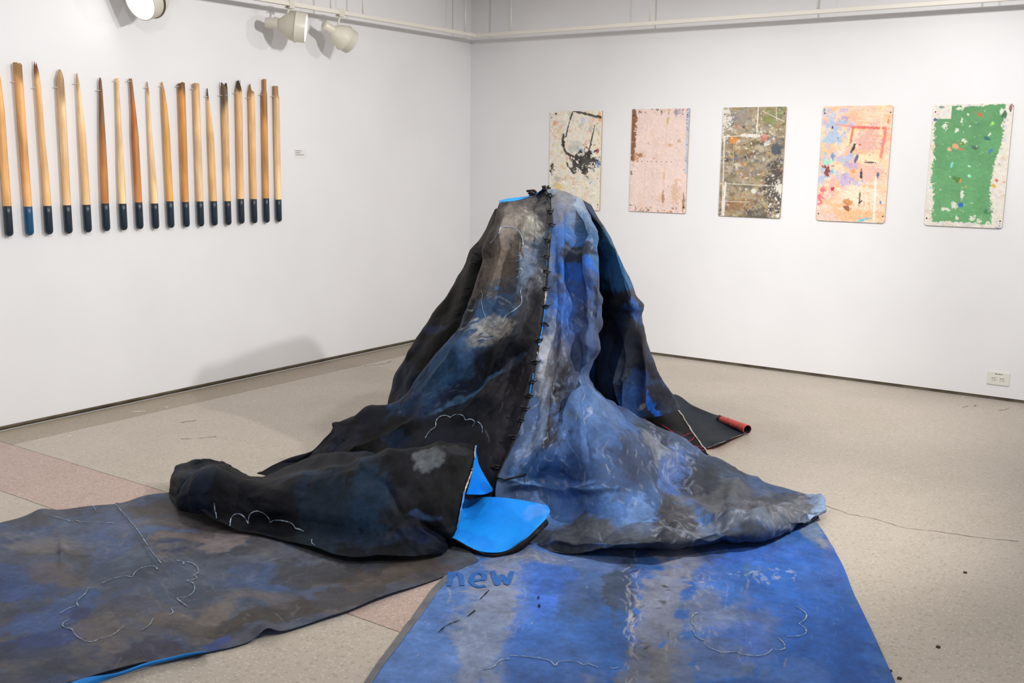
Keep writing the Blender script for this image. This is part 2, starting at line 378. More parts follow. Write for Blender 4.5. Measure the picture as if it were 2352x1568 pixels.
# ------------------------------------------------------------------ broken handles on the left wall
M_tip = add_noise(mat('navy_dipped_paint', (24, 42, 58), .32, .5), (18, 30, 40), 8, 3)
M_tipb = add_noise(mat('blue_dipped_paint', (18, 78, 118), .32, .5), (20, 66, 104), 8, 3)
M_nail = mat('bright_nail', (205, 205, 205), .25, .6, .9)
M_clip = mat('clear_tie', (225, 225, 222), .3, .5)
def wood_mat():
    m = bpy.data.materials.new('handle_wood'); m.use_nodes = True; b = m.node_tree.nodes['Principled BSDF']
    b.inputs['Roughness'].default_value = .5; b.inputs['Specular IOR Level'].default_value = .3
    a = nd(m, 'ShaderNodeAttribute', attribute_name='paint')
    tc = nd(m, 'ShaderNodeTexCoord'); mp = nd(m, 'ShaderNodeMapping'); mp.inputs['Scale'].default_value = (90, 90, 3.5)
    lk(m, tc.outputs['Object'], mp.inputs[0]); n = nd(m, 'ShaderNodeTexNoise'); n.inputs['Scale'].default_value = 1; n.inputs['Detail'].default_value = 5
    lk(m, mp.outputs[0], n.inputs['Vector']); r = nd(m, 'ShaderNodeMapRange'); r.inputs[1].default_value = .3; r.inputs[2].default_value = .7; r.inputs[3].default_value = .78; r.inputs[4].default_value = 1.12
    lk(m, n.outputs['Fac'], r.inputs[0]); mu = nd(m, 'ShaderNodeVectorMath', operation='SCALE'); lk(m, a.outputs['Color'], mu.inputs[0]); lk(m, r.outputs[0], mu.inputs['Scale'])
    lk(m, mu.outputs[0], b.inputs['Base Color']); return m
M_wood = wood_mat()
LT, OR, BR, MID, GRY = (240, 204, 156), (226, 172, 112), (190, 126, 74), (232, 188, 134), (178, 146, 108)
FULL = [(0, -1, 1, 1), (.3, -1, 1, 1), (1, -1, 1, 1)]
# (top x, top y, joint x, joint y, bottom x, bottom y, colour, top colour, weather length, profile, jag, blue tip, tie t, label)
HND = [
 (-6, 150, 17, 473, 21, 543, OR, OR, .05, [(0, -.3, .3, .5), (.1, -.9, .6, .9), (.3, -1, 1, 1), (1, -1, 1, 1)], .01, 0, None, 'orange-brown handle cut by the left edge of the picture'),
 (40, 148, 66, 474, 67, 541, OR, (184, 142, 92), .10, FULL, .014, 1, .12, 'broken handle with a blunt square top and a brighter blue dipped end'),
 (85, 149, 110, 472.6, 112, 538.6, MID, (130, 84, 56), .12, [(0, -.5, -.1, .4), (.05, -.8, .3, .6), (.12, -.85, .55, .7), (.3, -.8, .6, .8), (.55, -.85, .6, .85), (.75, -.85, .85, 1), (1, -1, 1, 1)], .03, 0, .16, 'broken handle with a splintered dark reddish tip, third from the left'),
 (140, 160, 155, 471, 157, 537, LT, (184, 152, 112), .22, [(0, -.05, .3, .4), (.025, -.4, .7, .6), (.07, -1, 1, .8), (.25, -1, 1, 1), (1, -1, 1, 1)], .004, 0, .13, 'pale handle with a rounded leaf-shaped grey-brown tip'),
 (180, 171, 199, 470, 202, 534, LT, (220, 184, 140), .1, [(0, -.35, -.05, .3), (.06, -.55, .2, .5), (.25, -.6, .6, .7), (.45, -.75, 1, .9), (1, -1, 1, 1)], .01, 0, .07, 'pale handle tapering to a thin point, fifth from the left'),
 (237, 179, 242, 467, 244, 531, (190, 128, 74), (128, 88, 58), .5, [(0, -.12, .12, .3), (.03, -.35, .35, .4), (.1, -.45, .45, .5), (.45, -.85, .7, .85), (.75, -1, .9, 1), (1, -1, 1, 1)], .004, 0, .1, 'dark streaked handle sharpened to a narrow point'),
 (274, 181, 282, 467.5, 284, 529, LT, (226, 190, 140), .1, [(0, -.45, .5, .4), (.3, -.55, .6, .6), (.7, -.9, .85, .9), (1, -1, 1, 1)], .003, 0, .02, 'slim pale handle with a narrow flat top'),
 (301, 181, 319, 464.6, 320.6, 526.5, (176, 104, 52), (156, 112, 78), .2, [(0, -.5, .35, .4), (.06, -.4, .5, .5), (.25, -.45, .8, .7), (.45, -.85, 1.05, .95), (1, -1, 1, 1)], .005, 0, .02, 'dark red-brown handle with a slanting narrow top'),
 (340, 190, 355.7, 467, 357, 526, (238, 204, 156), (190, 146, 100), .1, [(0, -.15, .15, .2), (.08, -.4, .4, .35), (.4, -.6, .5, .5), (.75, -.8, .9, .8), (.9, -.9, 1, .95), (1, -1, 1, 1)], .01, 0, .04, 'very thin whittled pale handle, ninth from the left'),
 (376, 190, 391, 462, 392, 523.6, (222, 168, 98), (196, 140, 80), .15, [(0, -.5, -.1, .2), (.06, -.7, .3, .4), (.2, -.8, .7, .7), (.4, -.85, 1, .9), (1, -1, 1, 1)], .006, 0, .03, 'golden handle with a curved blade-like point'),
 (419, 191, 426.5, 463.6, 427.5, 521.7, (206, 144, 76), (120, 84, 50), .1, [(0, -1, 1, .9), (.1, -.95, 1, 1), (1, -1, 1, 1)], .008, 0, .03, 'brown handle with a blunt frayed dark top, eleventh from the left'),
 (452.7, 191, 460, 462.4, 460.7, 520.4, LT, (206, 166, 118), .04, [(0, -.5, .7, .7), (.015, -.95, .95, .9), (1, -1, 1, 1)], .004, 0, .05, 'pale clean handle with a blunt rounded top'),
 (479, 203.7, 491.3, 461.7, 492, 518.5, MID, (96, 66, 44), .08, [(0, -.3, -.05, .2), (.06, -.5, .05, .3), (.2, -.6, .4, .6), (.45, -.8, 1, .9), (1, -1, 1, 1)], .004, 0, .07, 'shorter handle with a long slanting cut to a dark needle point'),
 (516.5, 198, 523, 461.7, 524, 517, MID, (112, 92, 70), .2, FULL, .03, 0, .08, 'split handle with a forked cracked top'),
 (551, 187, 553.5, 456.6, 554, 514, MID, (78, 60, 44), .08, [(0, -.2, .8, .5), (.04, -.6, .6, .7), (.08, -1, 1, 1), (1, -1, 1, 1)], .02, 0, .1, 'handle with a jagged charred-looking dark top'),
 (579, 195.7, 583, 457, 583.8, 513, MID, (150, 108, 66), .1, [(0, -.4, -.1, .3), (.05, -.8, .2, .6), (.06, -1, .9, .9), (.12, -1, 1, 1), (1, -1, 1, 1)], .012, 0, .11, 'handle with one small spike on its stepped broken top'),
 (609, 182, 611.6, 455.3, 612, 511.5, (204, 150, 88), (172, 122, 72), .3, [(0, -.25, .85, .7), (.09, -.25, .85, .7), (.12, -.9, .95, .9), (1, -1, 1, 1)], .002, 0, .13, 'tallest-reaching handle with a square peg-like top, second from the right'),
 (635.5, 197.6, 639.6, 458, 640.3, 509.6, LT, (190, 148, 100), .12, [(0, -.85, .8, .7), (.08, -.9, .8, .8), (.1, -1, .95, 1), (1, -1, 1, 1)], .002, 0, .09, 'pale speckled handle with a squared top, rightmost in the row'),
]
def handle(i, d):
    tx, ty, jx, jy, bx_, by_, col, tcol, wl, prof, jag, blue, tie, label = d
    r0 = .5*(18.5-.25*0)*0
    dep = (pw(jx, jy, 0, XW)-CAM)@fw; wpx = np.interp(jx, [0, 240, 640], [18, 16.8, 13.6]); r = .5*wpx*dep/FPX
    xc = XW+r+.006
    T = pw(tx, ty, 0, xc); J = pw(jx, jy, 0, xc); B = pw(bx_, by_, 0, xc)
    yc = (J[1]+B[1])/2; root = empty('broken_handle', (xc, yc, B[2])); tag(root, label, 'wooden handle', 'row of broken wooden handles on the left wall')
    rng = np.random.RandomState(100+i); n = 20; NR = 46
    zt, zj = T[2]-B[2], J[2]-B[2]; rise = (T[1]-yc)
    pa = np.array(prof); P = np.zeros((NR, n+1, 3)); col3 = np.zeros((NR, n+1, 3))
    ts = np.concatenate([np.linspace(0, .15, 16), np.linspace(.17, 1, NR-16)])
    jn = rng.uniform(-1, 1, n); jn[-1] = jn[0]
    for a_, t in enumerate(ts):
        l_, r_, dp = [np.interp(t, pa[:, 0], pa[:, k]) for k in (1, 2, 3)]
        for k in range(n+1):
            an = 2*math.pi*k/n; ca, sa = math.cos(an), math.sin(an)
            cx = (l_+r_)/2*r; hw = (r_-l_)/2*r
            wob = 1+.03*vnoise(np.array([[k % n*.7, t*9, i*3.3]]))[0]
            P[a_, k] = (sa*dp*r-(1-dp)*r*.7, cx+ca*hw*wob, zt+(zj-zt)*t)
            P[a_, k, 1] += rise*(1-t)*0.6
            if jag: P[a_, k, 2] += jn[k % n]*jag*max(0, 1-t/.12)
    if i == 13:   # cleft
        for a_, t in enumerate(ts):
            for k in range(n+1):
                if t < .22 and abs(P[a_, k, 1]-rise*(1-t)*.6-.15*r) < .35*r and P[a_, k, 0] > 0: P[a_, k, 0] -= 1.1*r*(1-t/.22)
    tt = ts[:, None]+0*P[..., 0]; nz = fbm(P*np.array([30, 30, 6])+i*5.1, 1, 3)
    wmask = 1-sstep(wl*.5, wl*1.3, tt+.06*nz)
    col3[:] = lin(col); col3 = col3*(1+.22*fbm(P*np.array([18, 18, 7])+i*7.7, 1, 3)[..., None])
    w2 = sstep(.15, .5, fbm(P*np.array([8, 8, 2.2])+i*3.1, 1, 2))*.35; col3 = col3*(1-w2[..., None])+lin(OR if col != OR else BR)*w2[..., None]
    col3 = col3*1.1; col3 = col3*(1-wmask[..., None])+lin(tcol)*wmask[..., None]*(1+.35*nz[..., None])
    me = grid_mesh('wooden_shaft', P, col3)
    bm = bmesh.new(); bm.from_mesh(me); bmesh.ops.remove_doubles(bm, verts=bm.verts, dist=1e-6)
    bmesh.ops.contextual_create(bm, geom=[e for e in bm.edges if e.is_boundary and max(v.co.z for v in e.verts) > zt-.12]) if False else None
    be = [e for e in bm.edges if e.is_boundary and min(v.co.z for v in e.verts) > (zt+zj)/2]
    try: bmesh.ops.holes_fill(bm, edges=be, sides=0)
    except Exception: pass
    bmesh.ops.recalc_face_normals(bm, faces=bm.faces); bm.to_mesh(me); bm.free()
    new_obj('wooden_shaft', me, root, [M_wood])
    pr = [(zj+.0005, r*1.0), (zj, r*1.03)]+[(zj+(r*1.03-zj)*t, r*1.03) for t in (.3, .6, 1)]+[(r*1.03*(1-math.sin(a)), r*1.03*math.cos(a)) for a in (.3, .6, .9, 1.2, 1.45, 1.57)]
    lathe('dipped_end', pr, M_tipb if blue else M_tip, root, Matrix.Identity(4), 24)
    s_ = bmesh.new(); bmesh.ops.create_uvsphere(s_, u_segments=10, v_segments=6, radius=.0042)
    for v in s_.verts: v.co += Vector((-r*.3, -.003, -.004))
    me = bpy.data.meshes.new('nail'); s_.to_mesh(me); s_.free(); new_obj('nail', me, root, [M_nail])
    if tie is not None:
        t = tie; l_, r_, dp = [np.interp(t, pa[:, 0], pa[:, k]) for k in (1, 2, 3)]; z = zt+(zj-zt)*t; yo = rise*(1-t)*.6
        pts = [(-r-.003, l_*r-.014+yo, z-.003), (-r*.2, l_*r-.004+yo, z), ((2*dp-1)*r*.75+.004-(1-dp)*r*.3, (l_+r_)/2*r+yo, z+.001), (-r*.2, r_*r+.003+yo, z-.001), (-r-.003, r_*r+.004+yo, z-.001)]
        tube('clear_tie', pts, .0016, M_clip, root, 6)
for i, d in enumerate(HND): handle(i, d)

# wall label beside the handles
p = pw(690, 353, 0, XW); lb = empty('wall_label', tuple(p)); tag(lb, 'tiny white caption card on the left wall right of the handles', 'label')
box('card', (0, -.055, -.03), (.002, .055, .03), mat('card_white', (226, 223, 222), .6), lb)
M_ink = mat('grey_print', (120, 118, 118), .8)
for k, (w_, z_) in enumerate(((.055, .018), (.045, .004), (.08, -.01))):
    box('print_line', (.002, -.048, z_), (.0024, -.048+w_, z_+.004), M_ink, lb)

# outlet on the far wall
p = pw(2293, 869, 1, YW); ot = empty('wall_outlet', tuple(p)); tag(ot, 'white double power outlet low on the far wall at right', 'outlet')
M_pl = mat('ivory_plastic', (222, 221, 214), .35)
box('cover_plate', (-.066, -.007, -.042), (.066, 0, .042), M_pl, ot, .003)
M_hole = mat('slot_dark', (60, 56, 48), .7)
for sx in (-.024, .024):
    q = box('receptacle', (sx-.017, -.0095, -.014), (sx+.017, -.006, .014), M_pl, ot, .002)
    box('slot', (sx-.001, -.0100, .004), (sx+.011, -.0094, .0065), M_hole, q); box('slot', (sx-.001, -.0100, -.007), (sx+.009, -.0094, -.0045), M_hole, q)
    bm = bmesh.new(); bmesh.ops.create_cone(bm, cap_ends=True, segments=12, radius1=.003, radius2=.003, depth=.001, matrix=Matrix.Translation((sx-.009, -.0098, 0))@Matrix.Rotation(math.pi/2, 4, 'X'))
    me = bpy.data.meshes.new('ground_hole'); bm.to_mesh(me); bm.free(); new_obj('ground_hole', me, q, [mat('hole_black', (20, 18, 16), .8)])
for k, (a, b_) in enumerate(((-.02, -.004), (0, .014), (.018, .024))): box('plate_print', (a, -.0076, .027), (b_, -.0070, .031), M_hole, ot)
# ------------------------------------------------------------------ five painted boards on the far wall
def blob(colr, U, V, cx, cy, rx, ry, c, a=1.0, ang=0.0, soft=.25, wn=None, wa=.35):
    ca, sa = math.cos(math.radians(ang)), math.sin(math.radians(ang))
    w0 = (wn if wn is not None else 0); du, dv = U-cx+.35*rx*w0, V-cy+.3*ry*np.roll(w0, 9, 0) if wn is not None else V-cy; x = (du*ca+dv*sa)/rx; y = (-du*sa+dv*ca)/ry
    m = (x*x+y*y < 9)
    if not m.any(): return colr
    d = np.sqrt(x[m]**2+y[m]**2)+(wn[m]*wa*1.3 if wn is not None else 0)
    w = (a*(1-sstep(1-soft, 1+soft, d)))[:, None]
    colr[m] = colr[m]*(1-w)+lin(c)*w
    return colr
def line(colr, U, V, pts, wd, c, a=1.0, wn=None, wa=.5):
    D = np.full(U.shape, 9e9)
    for (x0, y0), (x1, y1) in zip(pts[:-1], pts[1:]):
        dx, dy = x1-x0, y1-y0; t = np.clip(((U-x0)*dx+(V-y0)*dy)/(dx*dx+dy*dy+1e-9), 0, 1)
        D = np.minimum(D, np.hypot(U-x0-t*dx, V-y0-t*dy))
    D = D/wd+(wn*wa if wn is not None else 0)
    w = (a*(1-sstep(.5, 1.2, D)))[..., None]
    return colr*(1-w)+lin(c)*w
def scatter(colr, U, V, rng, n, pal, r0, r1, asp=1.6, a=1.0, wn=None, ur=(0, 1), vr=(0, 1.7), wa=.5, ang=None):
    for _ in range(n):
        r = r0*(r1/r0)**rng.rand(); c = pal[rng.randint(len(pal))]
        blob(colr, U, V, rng.uniform(*ur), rng.uniform(*vr), r*rng.uniform(.7, asp), r*rng.uniform(.5, 1), c, a*rng.uniform(.5, 1), rng.uniform(0, 180) if ang is None else ang+rng.uniform(-20, 20), .3, wn, wa)
    return colr
def board_paint(k, U, V, P):   # U 0..1 across, V 0..hgt down in board widths
    Q = np.stack([U*7, V*7, U*0+k*9.0], -1); n1 = fbm(Q, 1, 4, k); n2 = .6*fbm(Q*2.6, 1, 4, k+20)+.6*fbm(Q*9, 1, 3, k+30); n3 = fbm(Q*np.array([1, 3, 1]), 1, 4, k+40); rng = np.random.RandomState(k*7+3)
    hv = V.max()
    if k == 0:
        f = lambda x, y: ((x-232)/618, (y-187)/1191*hv)
        c = np.ones(U.shape+(3,))*lin((238, 231, 216))
        scatter(c, U, V, rng, 420, [(232, 205, 178), (240, 226, 170), (206, 206, 210), (236, 190, 170), (250, 248, 244), (214, 220, 226), (196, 184, 170), (240, 214, 190)], .012, .06, wn=n2, a=.7)
        scatter(c, U, V, rng, 160, [(200, 110, 90), (120, 130, 120), (236, 200, 90), (140, 150, 180), (220, 140, 90), (180, 120, 140)], .004, .018, wn=n2, a=.7)
        for b in ((.62, .64, .06, .05, (168, 184, 214)), (.5, .86, .08, .05, (214, 186, 216)), (.45, .62, .1, .06, (198, 200, 196)), (.95, .84, .04, .07, (130, 160, 200)), (.18, 1.3, .06, .1, (236, 210, 120)), (.02, 1.35, .05, .12, (226, 228, 120)), (.16, 1.42, .08, .04, (226, 110, 80)), (.93, .65, .03, .04, (190, 70, 80)), (.65, 1.55, .1, .12, (240, 222, 170)), (.1, .2, .05, .04, (232, 170, 130)), (.65, .15, .06, .05, (208, 210, 232)), (.96, .1, .04, .1, (236, 170, 120))): blob(c, U, V, *b[:4], b[4], .85, wn=n2)
        K = (58, 56, 54)
        for pts, w in (([f(505, 190), f(470, 300), f(425, 495)], .010), ([f(400, 470), f(385, 560), f(430, 680), f(560, 760)], .016), ([f(770, 360), f(745, 490), f(710, 650)], .008), ([f(520, 187), f(620, 210), f(740, 245), f(835, 265)], .014), ([f(455, 850), f(440, 800), f(520, 930), f(560, 920)], .010), ([f(740, 760), f(815, 775)], .010)): c = line(c, U, V, pts, w*1.5, K, .95, n2, .7)
        for b in ((670, 770, .15, .16), (560, 745, .12, .06), (700, 690, .09, .06), (545, 840, .09, .08), (265, 870, .035, .09), (665, 900, .05, .06), (400, 580, .03, .05), (300, 208, .025, .02), (735, 700, .06, .05), (245, 910, .03, .02)):
            u, v = f(b[0], b[1]); blob(c, U, V, u, v, b[2], b[3], K, .95, wn=n2, wa=.9, soft=.12)
        blob(c, U, V, *f(560, 590), .13, .07, (196, 198, 190), .5, wn=n2)
        blob(c, U, V, *f(490, 830), .04, .04, (236, 230, 220), .9, wn=n2)
    elif k == 1:
        c = np.ones(U.shape+(3,))*lin((236, 212, 204)); c *= (1+.05*n1[..., None])
        scatter(c, U, V, rng, 40, [(228, 190, 160), (240, 222, 214), (222, 196, 176)], .02, .08, wn=n2, a=.5)
        e = U+.03*n2+.02*n3; w = (1-sstep(.075, .09, e))*(1-sstep(.55, .62, V/hv*1.0+.1*n1)); w2 = w*(n2 > -.55); c = c*(1-w2[..., None])+lin((142, 94, 62))*w2[..., None]
        w = sstep(.955, .97, U+.02*n2)*(V < .62*hv); c = c*(1-w[..., None])+lin((190, 200, 214))*w[..., None]
        scatter(c, U, V, rng, 20, [(150, 120, 170), (110, 140, 190)], .008, .02, wn=n2, ur=(.955, 1), vr=(0, 1))
        scatter(c, U, V, rng, 90, [(180, 130, 90), (160, 120, 96), (206, 170, 120), (120, 100, 90)], .003, .009, wn=n2, wa=1, a=.8)
        scatter(c, U, V, rng, 50, [(150, 100, 60), (196, 150, 90), (120, 100, 110)], .006, .02, vr=(hv*.93, hv), wn=n2, wa=1)
        scatter(c, U, V, rng, 30, [(120, 100, 90), (196, 170, 110), (90, 90, 90)], .006, .02, vr=(0, .07), wn=n2, wa=1)
        for b in ((.8, .06, .06, .06, (168, 158, 172)), (.63, .2, .02, .07, (206, 186, 100)), (.24, .05, .02, .015, (60, 60, 56)), (.52, .04, .015, .015, (60, 60, 60)), (.71, .56, .05, .02, (214, 180, 130)), (.84, .5, .03, .03, (206, 172, 130)), (.6, 1.35, .02, .1, (170, 120, 90)), (.82, 1.3, .08, .18, (222, 186, 160)), (.96, 1.45, .02, .14, (150, 116, 60)), (.6, 1.05, .015, .08, (222, 186, 140)), (.1, .75, .05, .06, (200, 150, 110)), (.02, 1.0, .02, .03, (110, 90, 50)), (.16, .72, .06, .03, (160, 110, 70))): blob(c, U, V, *b[:4], b[4], .85, wn=n2, wa=.6)
        for uu in (.27, .62): c = line(c, U, V, [(uu, .2), (uu-.01, hv*.9)], .004, (214, 180, 166), .5)
        for x in (.13, .2, .3, .38, .47, .55, .64, .72): blob(c, U, V, x, .82, .008, .008, (120, 84, 60))
    elif k == 2:
        c = np.ones(U.shape+(3,))*lin((166, 152, 128))
        scatter(c, U, V, rng, 500, [(120, 112, 92), (176, 160, 122), (92, 84, 76), (150, 122, 88), (110, 110, 110), (196, 184, 158), (84, 76, 84), (140, 132, 140), (130, 130, 80), (168, 128, 80)], .015, .08, wn=n2, a=.8, wa=.8, ang=0)
        scatter(c, U, V, rng, 620, [(232, 228, 218), (240, 236, 226), (60, 56, 60), (90, 110, 150), (206, 112, 72), (214, 160, 70), (90, 110, 130), (222, 210, 170), (190, 110, 90), (110, 130, 70), (200, 196, 190)], .004, .022, wn=n2, a=.9, wa=.8)
        scatter(c, U, V, rng, 90, [(226, 222, 212), (200, 194, 180), (214, 204, 170)], .012, .04, wn=n2, a=.75, wa=1.2, ang=0)
        blob(c, U, V, .9, 1.15, .17, .33, (66, 60, 66), .85, wn=n2, wa=.8); blob(c, U, V, .62, 1.62, .22, .14, (76, 76, 70), .7, wn=n2, wa=.8); blob(c, U, V, .2, 1.1, .12, .08, (80, 72, 60), .5, wn=n2)
        blob(c, U, V, .8, .14, .16, .13, (128, 140, 74), .7, wn=n2, wa=.9); blob(c, U, V, .88, .62, .08, .1, (74, 84, 96), .9, wn=n2); blob(c, U, V, .3, .16, .15, .12, (152, 146, 146), .6, wn=n2)
        blob(c, U, V, .5, .42, .16, .025, (236, 232, 222), .9, wn=n2, wa=.8); blob(c, U, V, .18, .49, .06, .05, (222, 140, 56), .9, wn=n2); blob(c, U, V, .25, 1.5, .25, .12, (150, 100, 60), .5, wn=n2, wa=.9)
        blob(c, U, V, .03, .2, .07, .22, (228, 226, 218), .9, wn=n2, wa=1); blob(c, U, V, .67, .45, .05, .05, (206, 130, 116), .8, wn=n2)
        for pts, w, a in (([(.04, .45), (.06, hv)], .012, .8), ([(.09, 1.15), (.08, hv)], .022, .95), ([(.56, 0), (.56, .42)], .012, .85), ([(.84, 0), (.86, .2)], .006, .8), ([(0, .44), (.45, .42)], .008, .8), ([(0, 1.15), (1, 1.17)], .008, .6), ([(.63, .06), (.98, .22)], .006, .8), ([(0, 1.43), (.5, 1.42)], .006, .5), ([(.2, .5), (.2, .9)], .005, .5)): c = line(c, U, V, pts, w, (232, 228, 220), a, n2)
        blob(c, U, V, .95, 1.2, .05, .06, (226, 222, 210), .95, wn=n2, wa=.8); blob(c, U, V, .56, 1.25, .05, .04, (226, 224, 214), .9, wn=n2)
        scatter(c, U, V, rng, 60, [(236, 234, 226)], .006, .02, wn=n2, ur=(.75, 1), vr=(1, 1.65))
    elif k == 3:
        c = np.ones(U.shape+(3,))*lin((240, 214, 188)); w = sstep(-.1, .4, n3)*.8; c = c*(1-w[..., None])+lin((244, 186, 138))*w[..., None]
        scatter(c, U, V, rng, 220, [(240, 190, 150), (244, 226, 204), (238, 196, 176), (246, 216, 160), (236, 186, 180)], .02, .08, wn=n2, a=.7, wa=.8, ang=0)
        scatter(c, U, V, rng, 60, [(176, 196, 226), (196, 186, 220), (150, 196, 226)], .02, .07, ur=(.02, .45), vr=(.05, 1.1), wn=n2, a=.8, wa=.8)
        for b in ((.2, .28, .12, .07, (168, 192, 224)), (.18, .45, .13, .09, (160, 196, 228)), (.12, .8, .06, .05, (160, 226, 200)), (.34, .18, .05, .025, (188, 166, 210)), (.4, 1.05, .1, .09, (190, 176, 220)), (.58, 1.1, .1, .05, (180, 176, 222)), (.35, .75, .08, .08, (186, 196, 218)), (.5, .85, .1, .06, (196, 170, 206)), (.68, .5, .17, .2, (226, 176, 166)), (.72, .75, .16, .08, (246, 226, 186)), (.75, .95, .2, .1, (238, 190, 180)), (.5, 1.55, .38, .09, (246, 188, 140)), (.15, 1.62, .16, .12, (228, 200, 192)), (.6, 1.28, .25, .15, (246, 230, 206)), (.22, 1.15, .045, .13, (240, 176, 176)), (.06, 1.33, .05, .1, (232, 96, 124)), (.07, 1.22, .03, .05, (226, 110, 130))): blob(c, U, V, *b[:4], b[4], .85, wn=n2, wa=.7)
        for pts, w_, cc in (([(.44, .3), (.9, .32)], .02, (226, 96, 90)), ([(.46, .3), (.43, .52)], .02, (226, 96, 90)), ([(.92, .32), (.88, .72)], .024, (232, 126, 112)), ([(.2, .26), (.5, .3)], .012, (236, 150, 130)), ([(.86, 0), (.85, .4)], .016, (248, 222, 186)), ([(.83, 1.0), (.85, 1.75)], .018, (252, 246, 236)), ([(.42, .35), (.4, .55)], .016, (248, 226, 150))): c = line(c, U, V, pts, w_, cc, .85, n2)
        for b in ((.48, .6, .022, .07, (44, 36, 64), 25), (.53, .75, .018, .05, (90, 96, 140), 20), (.62, .98, .018, .08, (44, 56, 84), -5), (.12, .93, .035, .08, (138, 56, 58), 15), (.08, .87, .05, .02, (120, 44, 50), 10), (.22, 1.19, .03, .035, (192, 40, 44), 0), (.16, .3, .015, .025, (60, 60, 110), 0), (.18, .72, .025, .04, (96, 150, 210), 0), (.85, .98, .015, .04, (70, 110, 140), 0), (.45, 1.38, .07, .04, (206, 140, 80), 20), (.44, 1.46, .06, .03, (150, 90, 60), 30), (.62, 1.32, .01, .1, (90, 80, 60), 0), (.63, 1.37, .03, .012, (50, 50, 60), -40), (.7, 1.62, .09, .016, (90, 200, 222), -18), (.3, 1.7, .14, .015, (170, 214, 160), 0), (.02, .05, .012, .03, (80, 140, 180), 0), (.95, .22, .02, .05, (240, 150, 90), 0), (.2, .94, .03, .03, (140, 200, 216), 0), (.5, .93, .04, .03, (240, 160, 100), 0), (.72, .8, .07, .01, (110, 60, 80), 0), (.2, .86, .03, .008, (60, 40, 50), 0), (.57, .55, .02, .015, (190, 110, 70), 0), (.92, 1.36, .012, .025, (110, 130, 200), 0)): blob(c, U, V, *b[:4], b[4], .95, b[5], .2, n2, .5)
        c = line(c, U, V, [(.05, 1.71), (1, 1.76)], .03, (240, 232, 220), .9, n2)
        scatter(c, U, V, rng, 200, [(190, 90, 70), (120, 100, 110), (90, 130, 190), (250, 246, 240), (226, 180, 60), (236, 110, 100), (250, 240, 150)], .003, .011, wn=n2, a=.9)
    else:
        c = np.ones(U.shape+(3,))*lin((232, 226, 214)); scatter(c, U, V, rng, 160, [(226, 206, 196), (206, 210, 216), (238, 232, 224), (222, 200, 176), (196, 206, 214)], .02, .06, wn=n2, a=.6)
        scatter(c, U, V, rng, 120, [(90, 130, 170), (210, 120, 90), (160, 130, 120), (110, 150, 130)], .004, .014, wn=n2, a=.7)
        sh = .05*n2+.03*n1
        d = np.minimum(np.minimum(U-.09+.03*np.sin(V*3)+.02, .885-.05*sstep(.4, 1.2, V)+.02*np.sin(V*5)-U), np.minimum(V-.02, hv-.055-V)*1.2)+sh*.7
        d = np.where((U < .24) & (V < .22), np.minimum(d, np.maximum(U-.235, V-.19)), d)
        w = sstep(-.004, .008, d)
        g = lin((106, 168, 114))*(1+.10*n1[..., None]); g = g*(1-sstep(.2, 1.2, 1.3-V)[..., None]*.16)
        c = c*(1-w[..., None])+g*w[..., None]
        for b in ((.17, .3, .04, .05), (.42, .48, .035, .035), (.38, .22, .02, .04), (.86, .1, .025, .035), (.32, .35, .02, .02), (.74, .4, .015, .02), (.37, 1.36, .03, .04), (.46, 1.2, .018, .075), (.25, 1.4, .05, .03), (.9, 1.35, .04, .03), (.62, 1.52, .03, .03), (.7, 1.55, .03, .03), (.82, 1.57, .04, .02), (.33, .06, .04, .02), (.45, .14, .015, .015), (.42, 1.52, .02, .02)): blob(c, U, V, *b, (228, 230, 214), .92, wn=n2, wa=.9)
        for b in ((.6, .14, .03, .025, (206, 104, 60)), (.54, .11, .012, .01, (206, 104, 60)), (.77, .26, .025, .02, (160, 232, 96)), (.33, .55, .04, .04, (226, 170, 130)), (.25, .6, .025, .025, (230, 180, 150)), (.4, .6, .03, .012, (200, 120, 84)), (.3, .8, .015, .05, (130, 216, 206)), (.52, .82, .02, .014, (190, 240, 214)), (.53, .95, .018, .016, (160, 240, 206)), (.58, .58, .05, .025, (84, 110, 96)), (.72, .46, .05, .02, (48, 116, 104)), (.77, .62, .02, .03, (70, 130, 180)), (.88, 1.0, .02, .02, (206, 110, 90)), (.85, 1.08, .04, .018, (226, 176, 70)), (.47, 1.35, .045, .025, (40, 100, 200)), (.38, 1.0, .06, .03, (84, 130, 60)), (.43, 1.02, .02, .03, (226, 150, 70)), (.5, 1.1, .02, .015, (236, 170, 90)), (.05, 1.12, .02, .015, (150, 226, 220)), (.4, .52, .03, .015, (110, 140, 50)), (.8, 1.42, .05, .03, (60, 130, 80)), (.1, .04, .03, .02, (70, 130, 150)), (.95, 1.68, .05, .07, (56, 110, 190)), (.97, .05, .02, .05, (140, 90, 100)), (.9, .15, .03, .05, (50, 110, 70)), (.03, .2, .02, .02, (60, 90, 150))): blob(c, U, V, *b[:4], b[4], .95, 20, .25, n2, .6)
        scatter(c, U, V, rng, 110, [(222, 226, 210), (206, 214, 190), (190, 220, 200)], .003, .010, wn=n2)
    return c
BRD = [((1264.4, 255.8), (1382.6, 254.4), (1376.9, 483.6), 'splattered cream painted board with black angular lines, partly hidden behind the canvas peak', .004),
       ((1452.4, 250.6), (1582, 248.7), (1575.8, 490.3), 'pale pink painted board with a brown strip at its upper left edge', .004),
       ((1661.8, 246), (1806, 245.5), (1792.4, 501.6), 'densely speckled olive, brown and grey painted board', .01),
       ((1891, 242.9), (2051, 242.4), (2032.6, 512.8), 'peach painted board with a red square outline and blue patches', .02),
       ((2144.8, 240.7), (2328, 236.3), (2302, 525), 'green painted board with ragged white borders, rightmost on the far wall', .02)]
